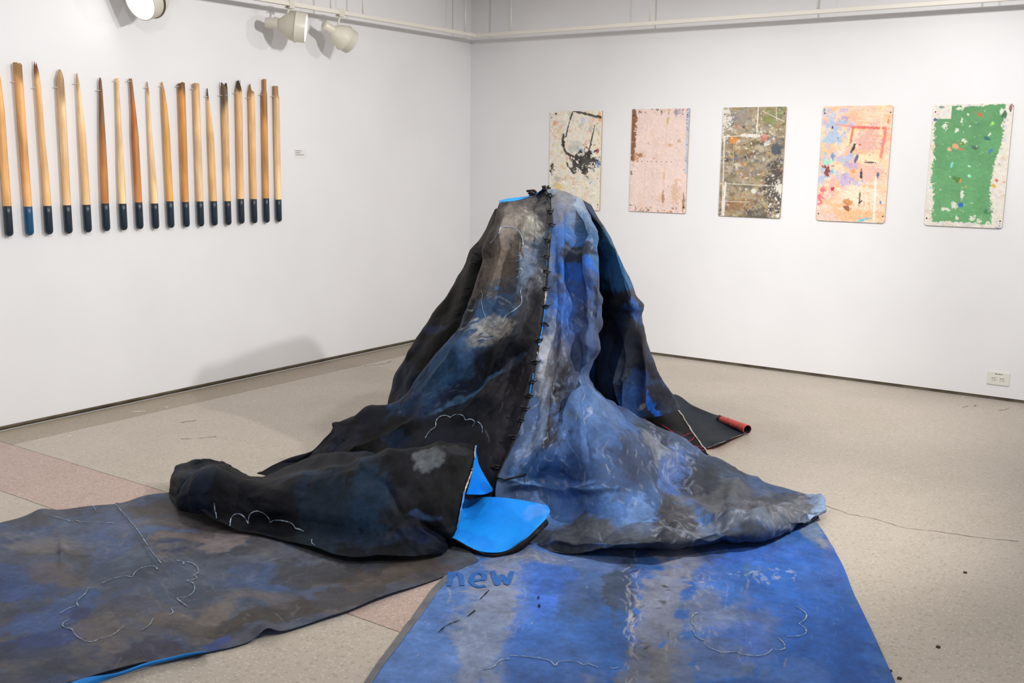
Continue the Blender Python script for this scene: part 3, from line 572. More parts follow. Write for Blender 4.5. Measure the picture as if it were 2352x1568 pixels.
M_board = paint_mat('board_paint', .5, .0, grain=.03, bump=.5, weave=260, sc=40)
M_bedge = mat('board_edge', (176, 160, 140), .6)
M_screw = mat('dark_screw', (30, 28, 28), .4, .5, .5)
for k, (a, b_, d_, label, rc) in enumerate(BRD):
    A, B, D_ = pw(*a, 1, YW-.012), pw(*b_, 1, YW-.012), pw(*d_, 1, YW-.012)
    x0, x1 = A[0], (B[0]+D_[0])/2; z1 = (A[2]+B[2])/2; z0 = D_[2]; w, h = x1-x0, z1-z0
    NU, NV = 170, int(170*h/w); U, V = np.meshgrid(np.linspace(0, 1, NU), np.linspace(0, h/w, NV))
    root = empty('painted_board', (x0, YW-.012, z0)); tag(root, label, 'painting', 'five painted boards on the far wall')
    Xl, Zl = U*w, h-V*w
    # rounded corners
    for cx, sx in ((rc, -1), (w-rc, 1)):
        for cz, sz in ((rc, -1), (h-rc, 1)):
            m = ((Xl-cx)*sx > 0) & ((Zl-cz)*sz > 0)
            dx, dz = Xl-cx, Zl-cz; mx = np.maximum(np.abs(dx), np.abs(dz)); rr = np.hypot(dx, dz)+1e-9
            f = np.where(m, mx/rr, 1); Xl = np.where(m, cx+dx*f, Xl); Zl = np.where(m, cz+dz*f, Zl)
    Q = np.stack([Xl, Zl, U*0+k], -1); rel = .0012*np.clip(fbm(Q, 60, 3, k), -.5, 1)
    ed = np.minimum(np.minimum(U, 1-U)*w, np.minimum(V*w, h-V*w)) < 1e-6
    P = np.stack([Xl, np.where(ed, 0, -rel), Zl], -1)
    col = board_paint(k, U, V, P)
    me = grid_mesh('painted_face', P[:, ::-1] if False else P, col)
    # orientation: face towards -y
    o = new_obj('painted_face', me, root, [M_board])
    # backing slab following the outline
    idx = [(0, i) for i in range(NU)]+[(i, NU-1) for i in range(1, NV)]+[(NV-1, i) for i in range(NU-2, -1, -1)]+[(i, 0) for i in range(NV-2, 0, -1)]
    ring = [P[q] for q in idx]; n = len(ring); Vv = [r for r in ring]+[r+np.array([0, .011, 0]) for r in ring]
    Ff = [(i, (i+1) % n, n+(i+1) % n, n+i) for i in range(n)]+[tuple(range(n, 2*n))]
    new_obj('board_edge', mesh('board_edge', Vv, Ff), root, [M_bedge])
    for sx, sz in ((.03, .06), (.97, .06), (.03, .94), (.97, .94)):
        bm = bmesh.new(); bmesh.ops.create_cone(bm, cap_ends=True, segments=10, radius1=.0045, radius2=.0035, depth=.003, matrix=Matrix.Translation((sx*w, -.003, h*(1-sz)))@Matrix.Rotation(math.pi/2, 4, 'X'))
        me = bpy.data.meshes.new('screw'); bm.to_mesh(me); bm.free(); new_obj('screw', me, root, [M_screw])

# ------------------------------------------------------------------ the draped canvas
F_ = 'F'
SHEETS = {}
def wrinkle(P, amp, s, fold=None, fade=(0, 0, 0, 0)):
    """real relief: long soft folds, sharp crumple creases and small buckles, along the surface normal"""
    n = normals(P)
    d = amp*(.7*fbm(P, 4.0, 3, s)+.9*ridged(P, 6.5, 2, s+30)+.16*fbm(P, 34, 2, s+60)*sstep(-.2, .6, fbm(P, 3, 2, s+80)))
    if fold is not None: d = d+fold
    nv, nu = d.shape; v = np.linspace(0, 1, nv)[:, None]; u = np.linspace(0, 1, nu)[None, :]   # stitched edges stay where they are sewn
    for t, q in zip(fade, (v, 1-v, u, 1-u)):
        if t: d = d*sstep(0, t, q)
    return P+n*d[..., None]
def creases(PX, PY, P, n, ang, spread, seed, amp=.010, w0=8, w1=34, l0=60, l1=220):
    """sharp-backed folds as stiff painted canvas makes them"""
    rng = np.random.RandomState(seed); X = PX+16*fbm(P, 3, 2, seed+3); Y = PY+16*fbm(P, 3, 2, seed+5); h = np.zeros(PX.shape)
    xs, ys = PX.reshape(-1), PY.reshape(-1)
    for _ in range(n):
        q = rng.randint(len(xs)); a = math.radians(ang+rng.normal()*spread); ca, sa = math.cos(a), math.sin(a)
        w = rng.uniform(w0, w1); L = rng.uniform(l0, l1); s_ = 1 if rng.rand() < .6 else -1
        l_ = ((X-xs[q])*ca+(Y-ys[q])*sa)/L; d = -(X-xs[q])*sa+(Y-ys[q])*ca
        ww = np.where(d > 0, w, w*2.6); ww = ww*(1+.4*l_)
        prof = np.clip(1-np.abs(d)/np.maximum(ww, 2), 0, 1); win = np.clip(1-np.abs(l_), 0, 1)**.7
        h += s_*amp*(w/w1)*rng.uniform(.5, 1)*prof*win
    return h
def polyfold(PX, PY, P, lst, seed):
    """hand-placed folds: (points, height, half width)"""
    n1 = 5*fbm(P, 5, 2, seed); X = PX+n1; Y = PY+n1; h = np.zeros(PX.shape)
    for pts, amp, w in lst:
        D = np.full(X.shape, 9e9); T = np.zeros(X.shape); n = len(pts)-1
        for k, ((x0, y0), (x1, y1)) in enumerate(zip(pts[:-1], pts[1:])):
            dx, dy = x1-x0, y1-y0; t = np.clip(((X-x0)*dx+(Y-y0)*dy)/(dx*dx+dy*dy), 0, 1); d = np.hypot(X-x0-t*dx, Y-y0-t*dy)
            m = d < D; D = np.where(m, d, D); T = np.where(m, (k+t)/n, T)
        h += amp*np.clip(1-D/w, 0, 1)**1.15*np.clip(np.minimum(T, 1-T)*5+.25, 0, 1)
    return h
def strokes(PX, PY, P, base, lst, seed, warp=22, rand=None, vary=.12):
    n1 = fbm(P, 5, 4, seed); n2 = fbm(P, 5, 4, seed+7); n3 = fbm(P, 22, 4, seed+9); n4 = fbm(P, 2.2, 3, seed+13); n5 = fbm(P, 60, 3, seed+17)
    X = PX+warp*n1; Y = PY+warp*n2
    c = np.ones(PX.shape+(3,))*lin(base)
    allst = []
    if rand:
        rng = np.random.RandomState(seed); N, pal, r0, r1, asp, ang, al = rand
        xs, ys = PX.reshape(-1), PY.reshape(-1)
        for _ in range(N):
            q = rng.randint(len(xs)); r = rng.uniform(r0, r1)
            allst.append((xs[q], ys[q], r*asp, r, ang+rng.uniform(-18, 18), pal[rng.randint(len(pal))], al*rng.uniform(.5, 1), .5))
    for s_ in allst+list(lst):
        cx, cy, rx, ry, ang, col, al, soft = (list(s_)+[0, (0, 0, 0), .8, .4][len(s_)-4:])[:8]
        ca, sa = math.cos(math.radians(ang)), math.sin(math.radians(ang))
        du, dv = X-cx, Y-cy; x = (du*ca+dv*sa)/rx; y = (-du*sa+dv*ca)/ry; r2 = x*x+y*y; m = r2 < 6
        if not m.any(): continue
        d = np.sqrt(r2[m])+.34*n3[m]+.22*n5[m]; w = (al*(1-sstep(1-soft*.62, 1+soft*.62, d)))[:, None]
        c[m] = c[m]*(1-w)+lin(col)*w
    return c*(1+vary*n4[..., None])
def scr(cx, cy, sx, sy, ang, n, col, a=.55, r=(3, 11)):
    """a cluster of small dry scrapes in the paint"""
    g = np.random.RandomState(int(cx*3+cy)); out = []
    for _ in range(n): out.append((cx+g.normal()*sx, cy+g.normal()*sy, g.uniform(*r), g.uniform(1.0, 2.6), ang+g.normal()*22, col, a*g.uniform(.5, 1.2), .5))
    return out
def face_cam(P):
    n = normals(P); v = CAM-P; return (np.sum(n*v, -1) > 0).mean() > .5
def sheet(name, parent, cols, NU, NV, base, lst=(), seed=0, amp=.01, mt=None, under=None, th=.0025, out=None, fold=None, rand=None, warp=22, zmin=None, vary=.12, post=None, flip=None, cre=None, fade=(0, 0, 0, 0), curve=True):
    G = surf(cols, NU, NV); P, PX, PY = G[..., :3].copy(), G[..., 3], G[..., 4]
    fo = fold(PX, PY, P) if fold else 0
    if cre: fo = fo+creases(PX, PY, P, *cre)
    P = wrinkle(P, amp, seed, fo, fade) if amp else P
    if post: P = post(P, PX, PY)
    if zmin is not None: P[..., 2] = zmin+np.logaddexp(0, (P[..., 2]-zmin)/.004)*.004
    col = strokes(PX, PY, P, base, lst, seed+100, warp, rand, vary)
    lum = col.mean(-1, keepdims=True); col = col*(1.32*lum/(lum+.020) if curve else 1.0)
    fl_ = flip if flip is not None else not face_cam(P)
    if fl_: P = P[:, ::-1]; col = col[:, ::-1]; PX = PX[:, ::-1]; PY = PY[:, ::-1]
    me = grid_mesh(name, P, col)
    o = new_obj(name, me, parent, [mt or M_canvas, under or M_under])
    md = o.modifiers.new('thickness', 'SOLIDIFY'); md.thickness = th; md.offset = -1; md.material_offset = 1; md.material_offset_rim = 0
    # photo position of each finished vertex, used only to lay ribbons (chalk, cord) onto the cloth
    d = P-CAM; z = d@fw; SHEETS[out or name] = (P, W/2+FPX*(d@rt)/z, H/2-FPX*(d@up)/z, normals(P))
    return o
def on(sname, px, py, off=.003):
    best = None
    for s_ in (sname if isinstance(sname, (list, tuple)) else [sname]):
        P, X, Y, N = SHEETS[s_]; d2 = (X-px)**2+(Y-py)**2
        dist = np.linalg.norm(P-CAM, axis=-1); m = d2 < max(16, d2.min()+4); k = np.argmin(np.where(m, dist, 1e9)); k = np.unravel_index(k, d2.shape)
        if best is None or d2[k] < best[0]-9: best = (d2[k], P[k], N[k])
    _, p, n = best
    if n@(CAM-p) < 0: n = -n
    # slide to the exact spot on the local plane
    r = ray(px, py); t = (n@(p-CAM))/(n@r) if abs(n@r) > .15 else None
    if t: 
        q = CAM+r*t
        if np.linalg.norm(q-p) < .02: p = q
    return p+n*off, n
def ribbon(name, parent, sname, pts, wpx, m, off=.004, step=4, close=False, thin=.35):
    pp = []
    for (a, b), (c_, d_) in zip(pts[:-1], pts[1:]):
        k = max(1, int(math.hypot(c_-a, d_-b)/step))
        for i in range(k): pp.append((a+(c_-a)*i/k, b+(d_-b)*i/k))
    pp.append(pts[-1])
    if len(pp) > 4:   # round the corners a little
        q = np.array(pp); q[1:-1] = .25*q[:-2]+.5*q[1:-1]+.25*q[2:]; pp = [tuple(v) for v in q]
    S = [on(sname, x, y, off) for x, y in pp]; P = np.array([s_[0] for s_ in S]); N = np.array([s_[1] for s_ in S])
    if len(P) > 4: P[1:-1] = .25*P[:-2]+.5*P[1:-1]+.25*P[2:]
    V = []; F = []; rng = np.random.RandomState(int(pts[0][0]*7+pts[0][1]) % 9999)
    for i in range(len(P)):
        t = P[min(i+1, len(P)-1)]-P[max(i-1, 0)]; t = t/(np.linalg.norm(t)+1e-9); s_ = np.cross(t, N[i]); s_ = s_/(np.linalg.norm(s_)+1e-9)
        w = wpx*np.linalg.norm(P[i]-CAM)/FPX*(1-thin+thin*2*rng.rand())/2
        V += [P[i]+s_*w, P[i]-s_*w]
    for i in range(len(P)-1): F.append((2*i, 2*i+1, 2*i+3, 2*i+2))
    return V, F
def ribbons(name, parent, sname, lines, wpx, m, label=None, **kw):
    for pts in lines:
        v, f = ribbon(name, parent, sname, pts, wpx, m, **kw)
        o = new_obj(name, mesh(name, v, f), parent, [m])
        if label: o['label'] = label
    return o
def cv(sx, ox, oy, *pl): return [[(ox+x/sx, oy+y/sx) for x, y in p] for p in pl]

drape = empty('draped_canvas', (0, 0, 0)); tag(drape, 'tall laced heap of dark and blue painted canvas rising to a peak in mid-floor', 'canvas sculpture')

# --- dark front panel (left ridge to the laced seam)
SEAM = [(1253, 434, 4.93), (1268, 500, 4.78), (1261, 590, 4.68), (1254, 690, 4.59), (1238, 795, 4.50), (1223, 880, 4.42), (1204, 955, 4.35), (1176, 1025, 4.30), (1142, 1100, 4.24)]
A = [
 [(1165, 470, 5.2), (1158, 520, 5.15), (1140, 600, 5.15), (1100, 690, 5.15), (1055, 770, 5.15), (990, 850, 5.15), (925, 925, 5.1), (820, 985, 5.0), (775, 1030, 4.9), (655, 1105, F_)],
 [(1148, 464, 5.02), (1124, 520, 4.93), (1106, 600, 4.86), (1073, 690, 4.84), (1030, 768, 4.82), (955, 850, 4.80), (890, 925, 4.80), (768, 958, 4.80), (736, 988, 4.74), (598, 1098, 4.62)],
 [(1158, 463, 4.97), (1145, 525, 4.84), (1128, 605, 4.78), (1098, 695, 4.74), (1055, 778, 4.70), (995, 865, 4.68), (925, 945, 4.68), (840, 990, 4.66), (790, 1025, 4.6), (670, 1110, 4.5)],
 [(1180, 461, 4.95), (1172, 530, 4.80), (1160, 612, 4.76), (1135, 705, 4.68), (1100, 792, 4.63), (1050, 880, 4.6), (985, 960, 4.58), (920, 1010, 4.55), (860, 1050, 4.5), (760, 1120, 4.4)],
 [(1200, 457, 4.94), (1198, 535, 4.74), (1190, 622, 4.66), (1170, 712, 4.60), (1142, 800, 4.55), (1100, 885, 4.5), (1050, 962, 4.48), (1000, 1020, 4.42), (940, 1075, 4.36), (860, 1140, 4.3)],
 [(1222, 450, 4.94), (1228, 525, 4.80), (1222, 615, 4.70), (1210, 705, 4.63), (1190, 800, 4.55), (1160, 885, 4.48), (1125, 960, 4.42), (1085, 1028, 4.36), (1035, 1090, 4.3), (980, 1150, 4.24)],
 [(1240, 440, 4.95), (1252, 510, 4.79), (1247, 600, 4.70), (1238, 697, 4.60), (1220, 798, 4.51), (1198, 884, 4.44), (1172, 958, 4.38), (1140, 1030, 4.32), (1098, 1095, 4.26), (1060, 1160, 4.2)],
 SEAM+[(1115, 1175, 4.16)],
]
GB, TE, NV_ = (102, 96, 90), (30, 62, 92), (16, 18, 28)
SA = [(1060, 1000, 260, 150, 0, (15, 21, 36), .9), (1190, 545, 110, 110, 10, (96, 91, 87)), (1150, 620, 55, 130, 20, (92, 82, 74)), (1185, 520, 45, 45, 0, (118, 112, 106), .6), (1100, 560, 25, 70, 15, (60, 54, 50)), (1235, 560, 30, 90, 0, (78, 78, 82)),
      (1225, 660, 45, 130, 12, (60, 62, 70)), (1190, 620, 25, 100, 30, (84, 100, 124), .7), (1150, 700, 60, 60, 0, (54, 58, 66)), (1085, 770, 40, 110, 35, (46, 76, 112)), (1120, 765, 45, 20, -30, (122, 118, 112), .75), (1105, 745, 30, 12, -20, (140, 138, 132), .5),
      (1235, 630, 30, 60, 10, (92, 94, 104), .6), (1215, 520, 30, 20, 60, (130, 128, 120), .5), (1225, 770, 30, 110, 8, (48, 46, 50)), (1130, 850, 90, 60, -30, (20, 25, 38), .9), (1000, 860, 120, 42, -40, (32, 64, 98)), (940, 945, 70, 40, -30, (18, 44, 78)), (1050, 900, 60, 30, -35, (20, 36, 62), .7),
      (1100, 880, 120, 7, -33, (56, 88, 118), .8, .6), (1180, 905, 55, 80, 10, (48, 44, 48)), (1090, 1000, 130, 60, -10, (20, 26, 42)), (850, 1010, 120, 35, -25, (8, 9, 16), .9), (780, 1000, 30, 30, 0, (24, 30, 50)), (1160, 1000, 60, 60, 0, (38, 36, 42), .7), (1175, 1080, 30, 50, 0, (24, 24, 30)), (905, 1020, 30, 20, 0, (22, 44, 70), .7)]
SA += scr(1108, 755, 18, 12, -25, 50, (150, 150, 148))+scr(1215, 515, 12, 16, 60, 22, (150, 148, 142))+scr(1230, 630, 10, 14, 40, 14, (140, 145, 155))+scr(1130, 690, 16, 12, -20, 12, (120, 125, 135), .5)+scr(1180, 900, 50, 60, 60, 26, (76, 80, 90), .5)+scr(1010, 870, 60, 40, -40, 20, (56, 84, 112), .5)
def foldA(PX, PY, P):
    # diagonal drapes sweeping from the peak to the lower left
    q = (PX-1250)*.80+(PY-430)*.60
    w = sstep(450, 620, PY)
    pf = polyfold(PX, PY, P, [([(1160, 475), (1150, 560), (1128, 650), (1092, 740), (1032, 830), (960, 905)], -.030, 18), ([(1205, 462), (1196, 600), (1158, 740), (1085, 860), (985, 950)], .030, 30), ([(1240, 455), (1226, 600), (1192, 740), (1125, 870), (1010, 1000)], -.026, 26),
        ([(1225, 640), (1180, 730), (1130, 800), (1100, 850)], .014, 14), ([(1195, 790), (1140, 880), (1090, 960)], -.018, 14), ([(1005, 937), (1100, 882), (1205, 808)], .020, 18), ([(960, 970), (870, 1015), (790, 1035)], -.035, 22), ([(800, 975), (760, 1010), (745, 1040)], .02, 14), ([(1225, 830), (1190, 900), (1160, 980)], .016, 16), ([(1185, 470), (1215, 500), (1225, 560)], -.014, 12), ([(1230, 470), (1190, 510), (1175, 560)], .012, 14)], 71)
    return pf+w*(.010*np.sin(q/26+2*fbm(P, 2.5, 2, 3))+.005*np.sin(q/11+3*fbm(P, 3, 2, 5)))
sheet('dark_canvas_panel', drape, A, 300, 360, (27, 30, 40), SA, 1, .009, M_dark, fade=(.10, 0, 0, .07), under=M_dark, fold=foldA, cre=(90, 118, 22, 301, .022), out='A', zmin=.03, rand=(60, [(30, 34, 46), (20, 32, 52), (50, 50, 54), (12, 17, 30)], 12, 40, 1.6, 60, .35))['label'] = 'charcoal and brown-grey painted canvas panel'

# --- blue front panel (seam to right ridge and out to the right corner)
def hem(x, y, z0): return (x, y, F_, z0)
B = [
 SEAM[:8]+[(1140, 1110, 4.22), (1142, 1185, 4.14), (1160, 1250, 3.82), (1160, 1266, 3.80), (1160, 1252, F_, .02)],
 [(1276, 434, 4.91), (1300, 500, 4.76), (1296, 600, 4.64), (1294, 690, 4.56), (1284, 790, 4.46), (1270, 880, 4.36), (1258, 960, 4.28), (1246, 1040, 4.2), (1238, 1120, 4.24), (1236, 1195, 4.02), (1240, 1252, 3.74), (1240, 1268, 3.77), (1240, 1252, F_, .02)],
 [(1298, 440, 4.91), (1328, 505, 4.79), (1330, 600, 4.68), (1328, 690, 4.58), (1320, 790, 4.48), (1305, 880, 4.42), (1296, 960, 4.32), (1300, 1040, 4.18), (1310, 1120, 4.16), (1325, 1195, 3.97), (1340, 1250, 3.68), (1340, 1270, 3.72), (1340, 1250, F_, .02)],
 [(1315, 447, 4.92), (1346, 512, 4.77), (1358, 600, 4.62), (1362, 690, 4.52), (1355, 790, 4.45), (1338, 865, 4.42), (1340, 940, 4.28), (1360, 1030, 4.14), (1385, 1115, 4.03), (1420, 1195, 3.87), (1455, 1246, 3.61), (1455, 1267, 3.73), (1455, 1246, F_, .02)],
 [(1330, 454, 4.95), (1364, 520, 4.78), (1384, 605, 4.62), (1389, 690, 4.55), (1384, 780, 4.53), (1366, 862, 4.53), (1392, 922, 4.48), (1432, 1005, 4.3), (1475, 1100, 4.13), (1535, 1180, 3.95), (1590, 1234, 3.66), (1590, 1257, 3.78), (1590, 1236, F_, .02)],
 [(1338, 458, 5.02), (1370, 524, 4.92), (1386, 606, 4.85), (1390, 691, 4.83), (1384, 781, 4.85), (1364, 860, 4.86), (1394, 906, 4.86), (1470, 962, 4.72), (1565, 1060, 4.42), (1660, 1145, 4.17), (1730, 1214, 3.80), (1730, 1238, 3.92), (1730, 1218, F_, .02)],
 [(1335, 458, 5.15), (1362, 526, 5.1), (1374, 608, 5.1), (1376, 692, 5.1), (1370, 782, 5.1), (1355, 858, 5.1), (1390, 900, 5.1), (1490, 964, 5.0), (1640, 1052, 4.7), (1762, 1132, 4.42), (1850, 1184, 4.0), (1850, 1210, 4.12), (1845, 1192, F_, .02)],
 [(1332, 466, 5.2), (1350, 530, 5.25), (1360, 612, 5.25), (1362, 694, 5.25), (1356, 784, 5.25), (1350, 862, 5.25), (1384, 904, 5.25), (1492, 972, 5.1), (1660, 1072, 4.78), (1868, 1134, 4.42), (1895, 1168, 4.17), (1880, 1190, 4.2), (1855, 1182, F_, .02)],
]
SB = [(1330, 470, 80, 45, 20, (92, 112, 138)), (1300, 455, 50, 20, 20, (122, 130, 142), .7), (1350, 570, 50, 70, 0, (52, 96, 138)), (1300, 560, 40, 90, 0, (44, 86, 150)), (1330, 575, 42, 22, 0, (40, 44, 56), .9), (1310, 607, 65, 24, 0, (26, 84, 168), .9, .2), (1290, 470, 25, 60, 20, (92, 88, 84), .7),
      (1300, 720, 45, 100, 0, (50, 96, 176)), (1305, 670, 50, 20, 0, (60, 66, 84), .6), (1355, 700, 28, 80, 0, (66, 76, 104)), (1330, 660, 30, 40, 0, (44, 86, 160), .7), (1350, 800, 30, 80, 0, (56, 78, 120)), (1300, 800, 50, 40, 0, (50, 60, 96), .7), (1258, 800, 18, 60, 0, (96, 108, 134), .8), (1262, 860, 18, 60, 5, (140, 138, 140), .8), (1285, 850, 26, 60, 0, (86, 86, 96), .7),
      (1255, 800, 14, 30, 0, (170, 172, 178), .6), (1235, 940, 20, 70, 12, (120, 128, 142), .75), (1280, 930, 22, 90, 22, (52, 52, 58), .85), (1250, 1030, 22, 110, 22, (46, 48, 56), .85), (1330, 960, 40, 80, 10, (70, 98, 142)), (1215, 1000, 20, 90, 20, (104, 124, 158), .7), (1400, 1010, 110, 90, 20, (60, 92, 142)), (1380, 930, 25, 50, 20, (80, 108, 150), .7),
      (1300, 1080, 80, 60, 0, (48, 76, 124)), (1400, 1090, 80, 50, 0, (44, 70, 112), .8), (1460, 1060, 60, 60, 0, (52, 62, 86), .8), (1230, 1090, 60, 40, 0, (60, 100, 150), .7), (1500, 990, 50, 40, 35, (48, 56, 72), .8), (1500, 1020, 60, 16, 55, (124, 130, 140), .55), (1540, 1050, 60, 14, 60, (120, 126, 136), .5), (1560, 1080, 40, 60, 0, (58, 92, 160), .7), (1330, 1150, 100, 40, 0, (70, 104, 156)), (1420, 1180, 70, 40, -10, (58, 94, 150), .8),
      (1300, 1225, 130, 40, 0, (58, 62, 70), .9), (1250, 1170, 50, 30, 0, (66, 96, 142), .6), (1475, 1190, 34, 40, -20, (84, 114, 160), .85, .2), (1440, 1225, 120, 34, 0, (74, 78, 84), .7), (1560, 1190, 45, 60, -20, (60, 58, 58), .9, .2), (1620, 1180, 16, 60, -28, (66, 104, 166), .8), (1650, 1100, 70, 50, 30, (46, 50, 56), .85), (1620, 1060, 50, 20, 30, (44, 60, 84), .7), (1700, 1120, 50, 20, 30, (50, 70, 104), .7),
      (1720, 1160, 150, 38, 5, (86, 88, 92), .8), (1700, 1205, 150, 14, -5, (96, 104, 116), .7), (1830, 1165, 70, 28, 0, (100, 103, 110), .8), (1885, 1155, 22, 40, -10, (134, 156, 190), .9), (1560, 1238, 200, 14, -4, (48, 54, 64), .8), (1780, 1140, 70, 12, 0, (50, 56, 66), .6)]
SB += scr(1268, 800, 8, 40, 80, 40, (140, 148, 164), .36)+scr(1262, 860, 14, 45, 75, 70, (140, 148, 164), .36)+scr(1240, 950, 14, 50, 110, 55, (140, 148, 164), .36)+scr(1205, 1010, 10, 45, 110, 40, (140, 148, 164), .36)+scr(1500, 1000, 10, 30, 60, 35, (140, 148, 164), .36)+scr(1545, 1050, 14, 40, 60, 55, (140, 148, 164), .36)+scr(1590, 1060, 12, 35, 60, 30, (140, 148, 164), .36)+scr(1375, 1060, 40, 40, 70, 14, (140, 148, 164), .36)+scr(1700, 1190, 80, 14, 5, 60, (140, 148, 164), .36)+scr(1560, 1225, 60, 12, 0, 30, (140, 148, 164), .36)+scr(1830, 1165, 40, 14, 0, 60, (140, 148, 164), .36)+scr(1280, 1090, 50, 40, 60, 40, (140, 148, 164), .36)+scr(1420, 1100, 60, 50, 60, 22, (140, 148, 164), .36)+scr(1320, 700, 20, 120, 80, 30, (140, 148, 164), .36)+scr(1345, 540, 12, 30, 60, 14, (140, 148, 164), .36)+scr(1480, 1060, 20, 50, 60, 26, (140, 148, 164), .36)+scr(1330, 930, 30, 40, 70, 30, (140, 148, 164), .36)+scr(1285, 960, 12, 60, 110, 40, (34, 34, 40))+scr(1760, 1170, 50, 16, 10, 40, (60, 60, 64))
def foldB(PX, PY, P):
    w = sstep(470, 600, PY)*(1-sstep(1240, 1262, PY))
    q = (PX-1300)-(PY-800)*.05
    up_ = w*(1-sstep(800, 950, PY))*(.012*np.sin(q/15+2*fbm(P, 3, 2, 9)))
    r = (PX-1380)*.86-(PY-900)*.5      # across the lower radiating folds
    lo = sstep(880, 1000, PY)*(1-sstep(1215, 1250, PY))*(.016*np.sin(r/34+2.2*fbm(P, 2, 2, 12)))
    crease = -.02*np.exp(-((PY-1118-.04*(PX-1200)+6*fbm(P, 6, 2, 14))/6)**2)*(PX < 1420)*sstep(1150, 1190, PX)
    pf = polyfold(PX, PY, P, [([(1305, 450), (1322, 560), (1318, 700), (1310, 800)], .022, 24), ([(1345, 500), (1352, 640), (1350, 800), (1335, 860)], -.030, 18), ([(1386, 620), (1388, 700), (1382, 780), (1360, 860), (1335, 890)], .022, 16), ([(1340, 868), (1300, 950), (1262, 1020), (1225, 1100)], -.030, 18), ([(1330, 905), (1345, 960), (1350, 1040)], .02, 18),
        ([(1362, 866), (1400, 912), (1470, 968), (1560, 1030)], .028, 18), ([(1275, 560), (1280, 700), (1268, 850), (1240, 960)], .016, 18), ([(1150, 1104), (1240, 1112), (1300, 1120), (1420, 1116)], -.026, 14), ([(1400, 1000), (1450, 1080), (1520, 1140)], -.022, 22), ([(1460, 990), (1530, 1070), (1620, 1130)], .020, 22), ([(1330, 1250), (1420, 1200), (1500, 1172), (1590, 1140)], .024, 18), ([(1500, 1170), (1540, 1210), (1575, 1240)], .016, 16),
        ([(1590, 1130), (1640, 1180), (1730, 1200), (1840, 1180)], -.024, 18), ([(1620, 1160), (1740, 1150), (1850, 1140)], .014, 14), ([(1370, 700), (1340, 740), (1330, 790)], -.014, 10), ([(1365, 830), (1320, 880), (1270, 905)], .018, 12), ([(1210, 1130), (1300, 1160), (1380, 1180)], .014, 18)], 72)
    tip = sstep(1700, 1780, PX)*.006*np.clip(ridged(P, 22, 2, 73), -.6, 1)
    return up_+lo+crease+pf+tip
sheet('blue_canvas_panel', drape, B, 380, 400, (58, 78, 112), SB, 2, .0095, M_canvas, fade=(.10, 0, .05, 0), under=M_dark, fold=foldB, cre=(150, 85, 35, 302, .024), out='B', zmin=.018, rand=(260, [(60, 86, 130), (48, 60, 84), (76, 96, 130), (62, 60, 62), (44, 88, 150), (110, 118, 130)], 4, 30, 2.2, 75, .5))['label'] = 'blue and slate painted canvas panel'

# --- right rear panel, its hem hanging over the rolled cloth
Cc = [
 [(1298, 446, 5.06), (1345, 525, 5.2), (1372, 600, 5.32), (1378, 690, 5.4), (1372, 780, 5.4), (1366, 850, 5.4), (1370, 900, 5.4), (1380, 'z', 5.3, .035)],
 [(1310, 448, 5.04), (1362, 530, 5.1), (1392, 605, 5.14), (1400, 690, 5.2), (1400, 780, 5.28), (1398, 850, 5.25), (1405, 893, 5.15), (1422, 'z', 5.2, .035)],
 [(1322, 452, 5.03), (1380, 535, 5.05), (1411, 612, 5.05), (1425, 690, 5.05), (1428, 780, 5.1), (1424, 850, 5.1), (1425, 892, 5.05), (1442, 'z', 5.25, .035)],
 [(1334, 457, 5.03), (1396, 545, 5.03), (1431, 625, 5.0), (1450, 692, 4.95), (1462, 785, 5.12), (1462, 865, 5.22), (1456, 905, 5.25), (1462, 970, 5.32)],
 [(1344, 462, 5.06), (1408, 556, 5.05), (1447, 640, 5.02), (1473, 702, 5.05), (1485, 790, 5.15), (1490, 862, 5.2), (1490, 910, 5.25), (1484, 966, 5.35)],
 [(1352, 467, 5.10), (1416, 568, 5.15), (1460, 655, 5.18), (1488, 738, 5.25), (1508, 815, 5.3), (1524, 875, 5.35), (1528, 915, 5.4), (1525, 951, 5.4)],
 [(1358, 472, 5.16), (1421, 582, 5.26), (1466, 668, 5.34), (1498, 780, 5.42), (1518, 852, 5.46), (1538, 898, 5.5), (1550, 920, 5.5), (1559, 938, 5.5)],
 [(1350, 484, 5.4), (1412, 596, 5.5), (1452, 680, 5.6), (1482, 785, 5.7), (1500, 850, 5.75), (1518, 900, 5.8), (1528, 920, 5.8), (1536, 936, 5.8)],
]
SC = [(1420, 560, 50, 60, 20, (48, 92, 124)), (1430, 620, 60, 45, 10, (44, 92, 136)), (1440, 690, 80, 22, 5, (22, 22, 28), .9), (1455, 668, 40, 16, -30, (50, 46, 44), .8), (1476, 730, 14, 60, -8, (40, 82, 150), .85), (1440, 780, 60, 60, 0, (46, 52, 64)), (1400, 760, 30, 60, 0, (40, 46, 62)), (1475, 800, 25, 50, 0, (52, 48, 48), .7), (1505, 860, 30, 30, 0, (24, 28, 50), .8),
      (1400, 850, 40, 60, 0, (38, 58, 92), .8), (1440, 840, 30, 50, 0, (44, 50, 64), .8), (1480, 930, 50, 40, 0, (34, 70, 126), .9), (1500, 930, 14, 30, 0, (62, 54, 52), .8), (1515, 935, 9, 34, -10, (24, 96, 206), .9, .2), (1500, 880, 40, 20, 0, (38, 62, 110), .7), (1535, 915, 20, 30, 0, (44, 44, 50), .8), (1490, 945, 14, 8, 0, (130, 128, 124), .7)]
def foldC(PX, PY, P):
    return -.02*np.exp(-((PY-700-.05*(PX-1400)+8*fbm(P, 5, 2, 3))/14)**2)+.01*np.sin(PX/13+2*fbm(P, 3, 2, 4))*sstep(700, 800, PY)
